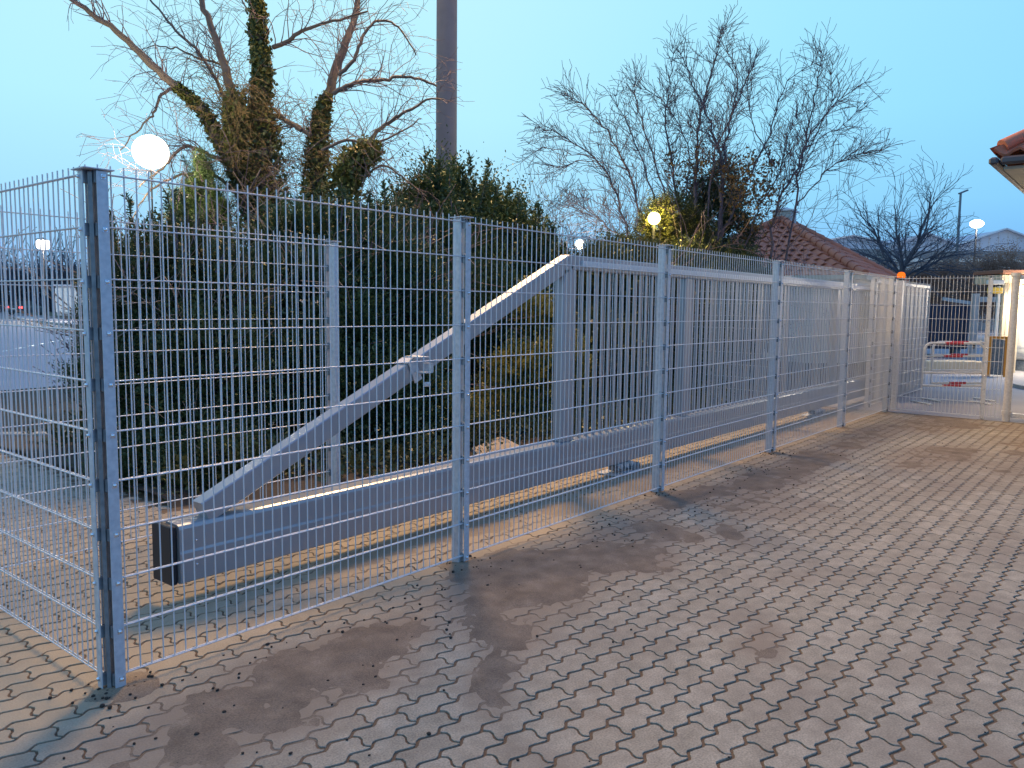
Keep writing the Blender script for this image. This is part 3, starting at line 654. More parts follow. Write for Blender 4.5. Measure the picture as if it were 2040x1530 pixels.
# ================================================================== buildings
def tile_mat():
    m = mat('red_roof_tiles', (.50, .175, .10), .8, 0, (2.2, .7, 6), None, (.36, .13, .085)); return m
M['tile'] = tile_mat()
M['soffit'] = mat('soffit_boards', (.40, .40, .34), .7, 0, (4, .6), None, (.30, .31, .26)); M['gutter'] = mat('dark_gutter', (.07, .07, .085), .5, .3)
def tiled_slope(mb, a, b_, apexa, apexb, pitch=.30, row=.34):
    """roof plane between the eave a->b and the upper edge apexa->apexb, built of overlapping pantile courses"""
    a, b_, pa, pb = [np.array(v, float) for v in (a, b_, apexa, apexb)]
    slope = np.linalg.norm((pa+pb)/2-(a+b_)/2); nr = max(2, int(slope/row)); e = (b_-a)/np.linalg.norm(b_-a); nrm = np.cross(e, (pa+pb)/2-(a+b_)/2); nrm /= np.linalg.norm(nrm)
    if nrm[2] < 0: nrm = -nrm
    for k in range(nr):
        t0, t1 = k/nr, min(1, (k+1.15)/nr)
        l0 = a+(pa-a)*t0; r0 = b_+(pb-b_)*t0; l1 = a+(pa-a)*t1; r1 = b_+(pb-b_)*t1
        W0 = np.linalg.norm(r0-l0)
        if W0 < .1: continue
        nw = max(1, int(W0/pitch)); m = nw*6+1; V = []
        ja = rng.normal(0, .006, nw+1)
        for s in range(m):
            u_ = s/(m-1); w = .030*math.cos(2*math.pi*u_*nw)+ja[min(nw, int(u_*nw))]
            p = l0+(r0-l0)*u_+nrm*(.045+w); q = l1+(r1-l1)*u_+nrm*(.0+w)
            V += [p, q, p-nrm*.03]
        fc = []
        for s in range(m-1): i = s*3; fc += [(i, i+3, i+4, i+1), (i+2, i+5, i+3, i)]
        mb.add(V, fc)
# small hut with a hipped red roof
hc = np.array(at(1722, 548, 22)[:2]); hc_r = np.array(at(1806, 551, 28.5)[:2]); ex = hc_r-hc; hw = np.linalg.norm(ex); ex /= hw; ey = np.array([-ex[1], ex[0]])
if ey @ np.array([0, 1]) < 0: ey = -ey
hd = 6.6; zE = 2.52; hut = thing('brick_hut', ((hc+ex*hw/2+ey*hd/2)[0], (hc+ex*hw/2+ey*hd/2)[1], 0), 'small white hut with hipped red tiled roof and chimney behind the bare shrub', 'hut')
P4 = [hc, hc+ex*hw, hc+ex*hw+ey*hd, hc+ey*hd]; P4 = [np.array([p[0], p[1], zE]) for p in P4]
ap = (P4[0]+P4[2])/2; ap[2] = 4.52; apA = ap-np.append(ex, 0)*.35; apB = ap+np.append(ex, 0)*.35
m_ = MB(); tiled_slope(m_, P4[0], P4[1], apA, apB); tiled_slope(m_, P4[1], P4[2], apB, apB); tiled_slope(m_, P4[2], P4[3], apB, apA); tiled_slope(m_, P4[3], P4[0], apA, apA)
for p, q in ((P4[0], apA), (P4[1], apB), (P4[2], apB), (P4[3], apA)):
    d_ = q-p; nn = int(np.linalg.norm(d_)/.36)
    for k in range(nn): m_.tube([p+d_*(k/nn)+np.array([0, 0, .05]), p+d_*((k+1.1)/nn)+np.array([0, 0, .05])], [.13, .10], 10)
m_.tube([apA+np.array([0, 0, .05]), apB+np.array([0, 0, .05])], .12, 10)
roof = m_.build('roof', M['tile'], hut)
m_ = MB(); cq = (apA+apB)/2; m_.box((cq[0], cq[1], cq[2]+.02), (.72, .60, .55), math.atan2(ex[1], ex[0]), .01); m_.build('chimney', M['grey_sheet'], roof)
m_ = MB(); m_.box((cq[0], cq[1], cq[2]+.32), (.86, .74, .05), math.atan2(ex[1], ex[0])); ca_ = math.atan2(ex[1], ex[0])
m_.tube([(cq[0], cq[1], cq[2]+.34), (cq[0], cq[1], cq[2]+.44)], [.40, .08], 4, smooth=False); m_.build('chimney_cap', M['galv'], roof)
m_ = MB(); i0 = .45; I4 = [hc+ex*i0+ey*i0, hc+ex*(hw-i0)+ey*i0, hc+ex*(hw-i0)+ey*(hd-i0), hc+ex*i0+ey*(hd-i0)]
for k in range(4):
    p, q = I4[k], I4[(k+1) % 4]; m_.bar((p[0], p[1], zE/2-.02), (q[0], q[1], zE/2-.02), .2, zE-.06)
m_.build('wall', M['plaster'], hut)
m_ = MB()
for k in range(4):
    p, q = P4[k], P4[(k+1) % 4]; m_.bar((p[0], p[1], zE-.04), (q[0], q[1], zE-.04), .12, .12)
cc_ = (P4[0]+P4[2])/2; m_.box((cc_[0], cc_[1], zE-.07), (hw-.1, hd-.1, .03), ca_); m_.build('eaves', M['soffit'], hut)
for s in (.3, .68):
    wq = hc+ex*(hw*s)+ey*(i0-.12); w_ = MB(); w_.box((wq[0], wq[1], 1.5), (.9, .05, 1.0), ca_); wf = w_.build('window', M['black'], hut)
    w_ = MB()
    for dz in (-.52, .52): w_.box((wq[0], wq[1], 1.5+dz), (1.0, .09, .06), ca_)
    for dx in (-.47, 0, .47): w_.box((wq[0]+ex[0]*dx, wq[1]+ex[1]*dx, 1.5), (.06, .085, 1.0), ca_)
    w_.build('frame', M['white_paint'], wf)
# house corner at the upper right
ZR = 3.2; rc = on_z(1981, 312, ZR); hx0, hy0 = rc[0], rc[1]
hs = thing('house', (hx0+4, hy0-4, 0), 'house corner with red tiled roof and pale soffit at the upper right edge', 'house')
E4 = [np.array(p, float) for p in ((hx0, hy0, ZR+.02), (hx0+9, hy0, ZR+.02), (hx0+9, hy0-8, ZR+.02), (hx0, hy0-8, ZR+.02))]
ra = np.array([hx0+4, hy0-4, ZR+2.9]); rb = np.array([hx0+5, hy0-4, ZR+2.9])
m_ = MB(); tiled_slope(m_, E4[0], E4[1], ra, rb, .2, .30); tiled_slope(m_, E4[3], E4[0], ra, ra, .2, .30); tiled_slope(m_, E4[1], E4[2], rb, rb, .25, .33); tiled_slope(m_, E4[2], E4[3], rb, ra, .25, .33)
d_ = ra-E4[0]; nn = int(np.linalg.norm(d_)/.36)
for k in range(nn): m_.tube([E4[0]+d_*((k+.25)/nn)+np.array([0, 0, .045]), E4[0]+d_*((k+1.35)/nn)+np.array([0, 0, .045])], [.075, .058], 12)
m_.build('roof', M['tile'], hs)
m_ = MB(); m_.box((hx0+4.5, hy0-4, ZR-.115), (8.84, 7.84, .03)); m_.build('soffit', M['soffit'], hs)
m_ = MB()
m_.box((hx0+4.5, hy0-.0, ZR-.05), (9.1, .09, .08), 0, .02); m_.box((hx0, hy0-4.05, ZR-.05), (.09, 7.98, .08), 0, .02); m_.build('gutter', M['gutter'], hs)
m_ = MB(); m_.box((hx0+4.5+.0, hy0-4, (ZR-.14)/2), (7.8, 6.8, ZR-.14)); m_.build('wall', M['plaster'], hs)

# grey sheds with low gables far behind
M['shed'] = mat('blue_grey_cladding', (.52, .57, .66), .7, .1, (.5, .5), None, (.44, .48, .58)); M['shed_low'] = mat('weathered_shed_wall', (.30, .32, .34), .8, 0, (.6, .8, 8), None, (.10, .11, .13))
def shed(px_l, px_r, py_e, py_pk, d, label, pk=.5):
    a = at(px_l, py_e, d); b_ = at(px_r, py_e, d); z = (a[2]+b_[2])/2; zp = at((px_l+px_r)/2, py_pk, d)[2]
    L = np.linalg.norm(b_[:2]-a[:2]); mid = (a+b_)/2; r = thing('industrial_shed', (mid[0], mid[1], 0), label, 'shed', 'grey sheds with low gables')
    al = math.atan2(rgt[1], rgt[0]); D = 25
    def Q(s, f_, z): return (mid[0]+rgt[0]*s+fwd[0]*f_, mid[1]+rgt[1]*s+fwd[1]*f_, z)
    m_ = MB(); m_.box(Q(0, D/2, (z-.4)/2), (L, D, z-.4), al); m_.build('wall', M['shed_low'], r)
    m_ = MB(); V = [Q(-L/2, 0, z-.4), Q(L/2, 0, z-.4), Q(L/2, 0, z), Q(L*(pk-.5), 0, zp), Q(-L/2, 0, z)]; V += [Q(-L/2, D, z-.4), Q(L/2, D, z-.4), Q(L/2, D, z), Q(L*(pk-.5), D, zp), Q(-L/2, D, z)]
    m_.add(V, [(0, 1, 2, 3, 4), (9, 8, 7, 6, 5), (0, 5, 6, 1), (1, 6, 7, 2), (2, 7, 8, 3), (3, 8, 9, 4), (4, 9, 5, 0)])
    k = -L/2+.4
    while k < L/2:
        zz = z+(zp-z)*(1-abs(k-L*(pk-.5))/(L/2+abs(L*(pk-.5))*(1 if (k-L*(pk-.5))*(pk-.5) < 0 else -1)+1e-6)); m_.bar(Q(k, -.06, z-.35), Q(k, -.06, max(zz-.12, z-.3)), .10, .06); k += .8
    m_.build('gable', M['shed'], r)
    m_ = MB(); m_.bar(Q(-L/2-.2, -.2, z+.02), Q(L*(pk-.5), -.2, zp+.06), .5, .12); m_.bar(Q(L*(pk-.5), -.2, zp+.06), Q(L/2+.2, -.2, z+.02), .5, .12); m_.build('verge', M['galv'], r)
    m_ = MB()
    for zz in (z-1.2, z-1.9): m_.box(Q(0, -.05, zz), (L*.92, .08, .28), al)
    m_.build('window_band', M['plaster'], r)
shed(1610, 1782, 487, 471, 72, 'left one of the three far grey sheds, its gable partly behind the hut roof')
shed(1775, 1908, 491, 466, 70, 'middle one of the three far grey sheds, seen behind the small bare tree')
shed(1905, 2090, 491, 458, 68, 'right one of the three far grey sheds, highest gable near the right edge')

# pale cabin and far objects on the left
c = oriented(142, 600, 70)
r = thing('site_cabin', (c[0], c[1], 0), 'pale grey cabin with upright panels across the road at the far left', 'cabin')
def C5(s, f_, z): return (c[0]+rgt[0]*s+fwd[0]*f_, c[1]+rgt[1]*s+fwd[1]*f_, z)
m_ = MB(); m_.box(C5(.3, 1.5, 1.55), (3.4, 2.8, 2.6), ca, .03); m_.build('body', M['grey_sheet'], r)
m_ = MB()
for s in (-1.1, -.3, .5, 1.3):
    m_.box(C5(s, .06, 1.6), (.62, .06, 2.1), ca)
m_.build('panel', M['white_paint'], r)
m_ = MB(); m_.box(C5(.3, 1.5, 2.9), (3.7, 3.1, .14), ca, .02); m_.build('roof', M['galv'], r)
# car
def car(px, d, label):
    c = oriented(px, 620, d); r = thing('parked_car', (c[0], c[1], 0), label, 'car')
    def Q(s, f_, z): return (c[0]+rgt[0]*s+fwd[0]*f_, c[1]+rgt[1]*s+fwd[1]*f_, z)
    M['carpaint'] = mat('dark_car_paint', (.05, .055, .065), .3, .2); m_ = MB()
    sec = [(0, .35, .88, .55), (.06, .28, .92, .98), (.5, .25, .92, 1.0), (3.3, .25, .92, .95), (4.2, .3, .88, .7)]
    V = []
    for f_, z0, w, z1 in sec: V += [Q(-w, f_, z0), Q(w, f_, z0), Q(w, f_, z1*.85), Q(w*.93, f_, z1), Q(-w*.93, f_, z1), Q(-w, f_, z1*.85)]
    fc = [tuple(range(5, -1, -1)), tuple(range(24, 30))]
    for k in range(4):
        for i in range(6): j = (i+1) % 6; fc.append((k*6+i, k*6+j, k*6+6+j, k*6+6+i))
    m_.add(V, fc); m_.build('body', M['carpaint'], r)
    m_ = MB(); V = [Q(-.82, .25, 1.0), Q(.82, .25, 1.0), Q(.64, .65, 1.46), Q(-.64, .65, 1.46), Q(-.82, 3.1, .97), Q(.82, 3.1, .97), Q(.64, 2.2, 1.46), Q(-.64, 2.2, 1.46)]
    m_.add(V, [(0, 1, 2, 3), (5, 4, 7, 6), (4, 0, 3, 7), (1, 5, 6, 2), (3, 2, 6, 7)]); m_.build('cabin', M['black'], r)
    R_ = emat('tail_lamp_red', (1, .06, .05), 6)
    for s in (-.72, .72):
        m_ = MB(); m_.box(Q(s, .0, .80), (.34, .14, .20), ca, .03); m_.build('tail_lamp', R_, r)
    m_ = MB(); m_.box(Q(0, .02, .66), (.5, .04, .12), ca); m_.build('number_plate', M['white_paint'], r)
    for s in (-.78, .78):
        for f_ in (.8, 3.3):
            m_ = MB(); m_.tube([Q(s-.1, f_, .32), Q(s+.1, f_, .32)], .32, 16); w = m_.build('wheel', M['black'], r)
car(28, 84, 'dark car with both red tail lamps lit on the road at far left')
# road sign far left
c = oriented(90, 620, 60); r = thing('road_sign', (c[0], c[1], 0), 'small pale sign on a thin pole by the far kerb at the left', 'sign')
m_ = MB(); m_.tube([(c[0], c[1], 0), (c[0], c[1], 2.4)], .04, 8); m_.build('pole', M['galv'], r)
m_ = MB(); m_.box((c[0], c[1], 2.15), (.26, .03, .42), ca, .01); m_.build('sign_plate', M['cream'], r)

# ================================================================== lamps
def glowmat(c, s): return emat('lamp_glow', c, s)
def street_lamp(name, px, py, d, rad, col, stren, label, power=0, arm=0.0, polepx=None, sq=(1, 1, 1), hood=True, pr=.05):
    q = at(px, py, d); base = np.array([q[0], q[1]])+rgt*arm
    r = thing(name, (base[0], base[1], 0), label, 'lamp')
    m_ = MB(); top = q[2]+rad*.9+.12 if hood else q[2]-rad*.92
    pts = [(base[0], base[1], -.02), (base[0], base[1], top*.5), (base[0], base[1], top-(.25 if arm else 0))]
    m_.tube(pts, [pr*1.4, pr*1.1, pr], 10)
    if arm: 
        m_.tube([(base[0], base[1], top-.25), (base[0]-rgt[0]*arm*.3, base[1]-rgt[1]*arm*.3, top), (q[0], q[1], top)], pr*.7, 8)
    m_.build('pole', M['black'], r)
    if hood:
        m_ = MB(); m_.sphere((q[0], q[1], q[2]+rad*.62), rad*.8, 14, 6, (1, 1, .5)); m_.build('hood', M['galv_dark'], r)
    m_ = MB(); m_.sphere(q, rad, 20, 12, sq); m_.build('globe', glowmat(col, stren), r)
    if power: lamp('street_lamp_light', tuple(q-np.array([fwd[0], fwd[1], 0])*(rad+.05)), power, col, rad)
    return r
WARM = (1.0, .80, .48)
street_lamp('street_lamp', 300, 303, 10.2, .21, (1, .84, .58), 12, 'big glaring round street lamp among the bare branches left of the ivy tree', 230, 0, hood=False, sq=(1.05, 1.05, 1), pr=.010)
street_lamp('street_lamp', 86, 487, 62, .46, (1, .92, .78), 8, 'white glaring street lamp over the road at the far left, above the car', 5000, sq=(1.2, 1.2, .9))
street_lamp('street_lamp', 266, 498, 30, .20, (1, .86, .45), 8, 'yellow street lamp just right of the corner post', 0)
street_lamp('street_lamp', 447, 517, 34, .12, (1, .62, .28), 5, 'tiny orange lamp glimpsed through the pointed pine', 0)
street_lamp('street_lamp', 745, 482, 30, .20, (1, .72, .42), 7, 'small orange lamp glimpsed through the evergreens left of the mast', 0)
street_lamp('street_lamp', 1155, 487, 17, .10, (1, .92, .70), 9, 'small white lamp just above the upper end of the gate brace', 120, hood=False, pr=.02)
street_lamp('street_lamp', 1303, 435, 15.2, .12, (1, .74, .18), 16, 'golden lamp shining out of the evergreen beside the bare shrub', 190, pr=.03, hood=False)
street_lamp('floodlight', 1946, 446, 58, .42, (1, .95, .82), 10, 'bright white floodlight on a pole above the far sheds', 2600, sq=(1.1, 1.1, .7), pr=.07, hood=False)
# unlit lamp mast
q = at(1914, 385, 52); r = thing('lamp_mast', (q[0], q[1], 0), 'tall thin unlit lamp mast above the sheds with its head tilted to the right', 'lamp mast')
m_ = MB(); m_.tube([(q[0], q[1], 0), (q[0], q[1], q[2])], [.12, .07], 10); m_.build('pole', M['galv_dark'], r)
m_ = MB(); m_.bar((q[0]-rgt[0]*.1, q[1]-rgt[1]*.1, q[2]-.02), (q[0]+rgt[0]*.42, q[1]+rgt[1]*.42, q[2]+.2), .25, .10, .02); m_.build('lamp_head', M['galv_dark'], r)
# big concrete mast with the floodlights that light the yard (above the picture)
r = thing('light_mast', (MAST[0], MAST[1], 0), 'thick grey concrete mast rising out of the evergreens', 'mast')
m_ = MB(); m_.tube([(MAST[0], MAST[1], z) for z in np.linspace(0, 11, 12)], np.linspace(.195, .165, 12), 32); m_.build('shaft', M['concrete_mast'], r)
m_ = MB(); m_.bar((MAST[0], MAST[1], 10.35), (MAST[0]-.58, MAST[1]-.80, 10.35), .08, .08, .01)
m_.bar((MAST[0]-.9, MAST[1]-.55, 10.35), (MAST[0]-.25, MAST[1]-1.03, 10.35), .06, .06, .01); m_.build('bracket', M['galv'], r)
m_ = MB(); m_.box((FLOOD[0], FLOOD[1], FLOOD[2]+.20), (.36, .30, .10), .6, .02); m_.build('floodlight', M['galv_dark'], r)
# stone slab lying in the bed
sa = [on_z(x, y, .12) for x, y in ((940, 893), (998, 868), (1046, 893), (962, 915))]
m_ = MB(); V = [p for p in sa]+[p-np.array([0, 0, .07]) for p in sa]; m_.add(V, [(0, 1, 2, 3), (7, 6, 5, 4), (0, 4, 5, 1), (1, 5, 6, 2), (2, 6, 7, 3), (3, 7, 4, 0)])
tag(m_.build('stone_slab', M['slabstone']), 'flat tan stone slab lying in the bed behind the gate beam', 'slab')

# ================================================================== VEGETATION
def segs_mesh(name, S, m, parent=None, n=4):
    """S (k,8): p0,p1,r0,r1 -> prisms with n sides"""
    S = np.asarray(S, float); p0 = S[:, :3]; p1 = S[:, 3:6]; d = p1-p0; L = np.linalg.norm(d, axis=1)[:, None]+1e-9; d = d/L
    ref = np.where(np.abs(d[:, 2:3]) < .8, np.array([[0, 0, 1.0]]), np.array([[1.0, 0, 0]])); a = np.cross(d, ref); a /= np.linalg.norm(a, axis=1)[:, None]; b_ = np.cross(d, a)
    th = np.arange(n)*2*math.pi/n; ring = np.cos(th)[None, :, None]*a[:, None]+np.sin(th)[None, :, None]*b_[:, None]
    V = np.concatenate([p0[:, None]+ring*S[:, 6][:, None, None], (p1+d*S[:, 7:8]*.3)[:, None]+ring*S[:, 7][:, None, None]], 1)
    i = np.arange(n); F_ = np.stack([i, (i+1) % n, (i+1) % n+n, i+n], 1); F_ = (np.arange(len(S))*2*n)[:, None, None]+F_[None]
    return mesh_np(name, V.reshape(-1, 3), F_.reshape(-1, 4), m, parent, smooth=True)

def grow(S, p, d, L, r, lvl, P):
    """recursive twig growth. P: dict(step, wander, child, droop, ratio, minr)"""
    n = max(2, int(L/P['step'])); st = L/n; q = np.array(p, float); d = np.array(d, float)
    for k in range(n):
        f_ = k/n; d = d+rng.normal(0, P['wander'], 3)+np.array([0, 0, P['lift'][min(lvl, len(P['lift'])-1)]]); d /= np.linalg.norm(d)
        q2 = q+d*st; r0 = r*(1-.75*f_); r1 = r*(1-.75*(k+1)/n)
        S.append((*q, *q2, max(r0, P['minr']), max(r1, P['minr'])))
        if lvl < P['levels'] and k >= P['skip'] and rng.random() < P['child'][min(lvl, len(P['child'])-1)]:
            ax = rng.normal(size=3); ax -= d*(ax@d); ax /= np.linalg.norm(ax); an = rng.uniform(*P['angle'])
            grow(S, q2, d*math.cos(an)+ax*math.sin(an), L*rng.uniform(*P['ratio'])*(1-.45*f_), max(r1*.62, P['minr']), lvl+1, P)
        q = q2

def limb(pts_px, d0, r0, r1, dz=0.0, jit=.0, n_per=4):
    """smooth polyline traced in the picture, given real depth; returns points and radii"""
    P_ = np.array([at(x, y, d0+dz*(k/(len(pts_px)-1))) for k, (x, y) in enumerate(pts_px)])
    m = len(P_); t = np.arange(m); tt = np.linspace(0, m-1, (m-1)*n_per+1)
    # Catmull-Rom
    out = []
    for u in tt:
        i = min(int(u), m-2); f_ = u-i; a, b_, c_, d_ = P_[max(i-1, 0)], P_[i], P_[i+1], P_[min(i+2, m-1)]
        out.append(.5*((2*b_)+(-a+c_)*f_+(2*a-5*b_+4*c_-d_)*f_**2+(-a+3*b_-3*c_+d_)*f_**3))
    out = np.array(out); out += rng.normal(0, jit, out.shape); return out, np.linspace(r0, r1, len(out))

def leaves_around(pts, rad, n, size, spread=1.0):
    """leaf cards around a polyline: pts (k,3), rad per point"""
    i = rng.integers(0, len(pts)-1, n); f_ = rng.random(n)[:, None]; c = pts[i]*(1-f_)+pts[i+1]*f_
    o_ = rng.normal(size=(n, 3)); o_ /= np.linalg.norm(o_, axis=1)[:, None]
    rr_ = np.asarray(rad)[i]*rng.uniform(.45, 1.0, n)**.6*spread*(1+.5*rng.random(n)**4)
    return cards(c+o_*rr_[:, None], rng.uniform(.6, 1.2, n)*size, 1, .75)

M['ivy'] = leaf_mat('ivy_leaves', (.04, .06, .016), (.20, .20, .06), .15, .4, 2.5)
M['ivy_dry'] = leaf_mat('dry_ivy_stems', (.13, .09, .04), (.25, .17, .07), .1, .7, 3)
M['yew'] = leaf_mat('yew_needles', (.018, .040, .018), (.075, .115, .045), .12, .5, 2.2)
M['juniper'] = leaf_mat('juniper_needles', (.022, .042, .018), (.10, .125, .045), .12, .5, 1.6)
M['pine'] = leaf_mat('pine_needles', (.03, .065, .02), (.12, .17, .045), .15, .5, 2)
M['privet'] = leaf_mat('yellow_lit_leaves', (.06, .075, .018), (.30, .27, .07), .25, .45, 2.2)  # yellow end of the leaf colour paints in the lamplight
M['leaf_mid'] = leaf_mat('evergreen_leaves', (.028, .042, .018), (.10, .11, .045), .15, .45, 1.8)
M['conifer_gold'] = leaf_mat('golden_conifer', (.03, .04, .012), (.10, .10, .03), .2, .5, 2)

# ---- ivy tree with birch-like hanging twigs
TD = 11.5
tree = thing('ivy_tree', (at(560, 700, TD)[0], at(560, 700, TD)[1], 0), 'big bare tree with ivy climbing its trunks, left of the mast', 'tree')
limbs = []   # (pts, rad, ivy_radius or 0)
def add_limb(px, r0, r1, dz=0, ivy=0, d0=TD): p, r_ = limb(px, d0, r0, r1, dz, .008); limbs.append((p, r_, ivy)); return p
b0 = at(575, 760, TD); 
T1 = add_limb([(578, 930), (570, 760), (556, 620), (545, 520), (530, 400), (524, 300), (520, 220), (524, 150), (515, 80), (512, 0), (508, -120), (512, -260)], .17, .05, 0, .16)
T1b = add_limb([(552, 560), (505, 420), (478, 330), (470, 270), (466, 210), (452, 150), (440, 110), (424, 60), (400, 0), (380, -90)], .10, .03, -.5, .12)
T1c = add_limb([(490, 380), (440, 285), (400, 215), (360, 180), (325, 150), (275, 105), (230, 62), (180, 25), (125, -12), (60, -50)], .075, .02, -1.6, .07)
T2 = add_limb([(590, 900), (600, 600), (612, 480), (628, 370), (632, 300), (640, 235), (655, 185), (668, 140), (688, 85), (702, 45), (712, 0), (722, -90)], .12, .035, .8, .09)
T2b = add_limb([(664, 188), (690, 172), (725, 162), (765, 160), (800, 153), (835, 158), (870, 170)], .035, .015, .5)
T2c = add_limb([(672, 150), (700, 125), (716, 95), (728, 62), (750, 42), (775, 44), (800, 60), (830, 110)], .03, .01, .4)
T3 = add_limb([(660, 600), (680, 420), (692, 350), (712, 318), (742, 300)], .07, .04, -.6, .10)
T3b = add_limb([(722, 296), (752, 262), (780, 240), (810, 222), (850, 200), (885, 198)], .035, .01, -.2)
T4 = add_limb([(545, 95), (575, 82), (600, 62), (640, 48), (690, 35), (735, 22)], .035, .012, -.3)
T5 = add_limb([(470, 330), (440, 318), (410, 305), (375, 292), (350, 305), (330, 330), (300, 352), (278, 372)], .035, .008, -1.2)
T6 = add_limb([(352, 172), (322, 188), (310, 215), (300, 235), (270, 262), (240, 300)], .025, .007, -.8)
T7 = add_limb([(475, 260), (440, 180), (400, 110), (360, 70), (325, 30), (290, -10)], .03, .012, .6)
T8 = add_limb([(440, 128), (400, 118), (360, 100), (320, 92), (285, 95)], .018, .006, .4)
T9 = add_limb([(600, 260), (570, 240), (560, 230), (545, 215)], .03, .02, 0)
T10 = add_limb([(640, 300), (690, 280), (745, 285), (800, 262), (840, 235)], .025, .008, .4)
T11 = add_limb([(620, 270), (560, 235), (520, 220)], .03, .03, .2)
T12 = add_limb([(700, 380), (760, 330), (800, 352), (850, 390)], .02, .006, -.4)
T13 = add_limb([(535, 60), (520, 40), (495, 20), (470, -20)], .02, .008, .3)
T14 = add_limb([(478, 392), (430, 350), (390, 345), (355, 352), (310, 372), (285, 400), (262, 440)], .025, .007, -1.4)
m_ = MB()
for p, r_, iv in limbs: m_.tube(p, r_, 9)
trunk = m_.build('trunk', M['bark'], tree)
S_ = []
PT = dict(step=.10, wander=.16, child=[.42, .5, .35], lift=[-.03, -.07, -.10], levels=2, skip=1, angle=(.4, 1.1), ratio=(.45, .8), minr=.0027)
for k, (p, r_, iv) in enumerate(limbs):
    seglen = np.linalg.norm(np.diff(p, axis=0), axis=1); tot = seglen.sum(); nt_ = int(tot/.075)
    for _ in range(nt_):
        i = rng.integers(0, len(p)-1); 
        if iv and r_[i] > .06 and rng.random() < .75: continue
        if p[i][2] > 7.4: continue
        d_ = p[i+1]-p[i]; d_ /= np.linalg.norm(d_); ax = rng.normal(size=3); ax -= d_*(ax@d_); ax /= np.linalg.norm(ax); an = rng.uniform(.5, 1.2)
        grow(S_, p[i], d_*math.cos(an)+ax*math.sin(an)+np.array([0, 0, .35]), rng.uniform(.35, 1.15)*(1-.45*i/len(p)), min(.010, max(.0035, r_[i]*.35)), 0, PT)
segs_mesh('branches', S_, M['twig'], tree, 3)
V = []; 
def ivy_on(p, r_, upto, n, size, rad): 
    k = p[:, 2] < upto if upto else np.ones(len(p), bool); q = p[k]; V.append(leaves_around(q, np.broadcast_to(rad, (len(q),)) if np.isscalar(rad) else rad[:len(q)], n, size))
L1 = len(T1); ivy_on(T1, 0, 0, 15000, .034, np.interp(np.arange(L1), [0, 12, 18, 24, 32, 44], [.50, .42, .30, .17, .13, .09]))
ivy_on(T1b, 0, at(0, 190, TD)[2], 5500, .034, np.linspace(.20, .13, len(T1b)))
L1 = len(T1c); q = T1c[:14]; V.append(leaves_around(q, np.linspace(.14, .06, 14), 2400, .032))
q = T2[T2[:, 2] < at(0, 165, TD)[2]]; V.append(leaves_around(q, np.linspace(.30, .10, len(q)), 7000, .034))
V.append(leaves_around(T3, np.linspace(.30, .16, len(T3)), 4200, .036)); 
ivy = quads('ivy', np.concatenate(V), M['ivy'], tree)
# dry hanging stems in the crown base, lit by the lamp
S2 = []; PD = dict(step=.07, wander=.25, child=[.5, .3], lift=[-.10, -.14], levels=1, skip=0, angle=(.3, 1.2), ratio=(.5, .9), minr=.0032)
for src, cnt in ((T1[4:26], 240), (T1b[2:20], 170), (T2[8:22], 90), (T3, 40)):
    for _ in range(cnt):
        p = src[rng.integers(0, len(src))]+rng.normal(0, .12, 3); grow(S2, p, rng.normal(size=3)*.6+np.array([0, 0, .3]), rng.uniform(.3, .9), .005, 0, PD)
segs_mesh('dry_stems', S2, M['ivy_dry'], tree, 3)

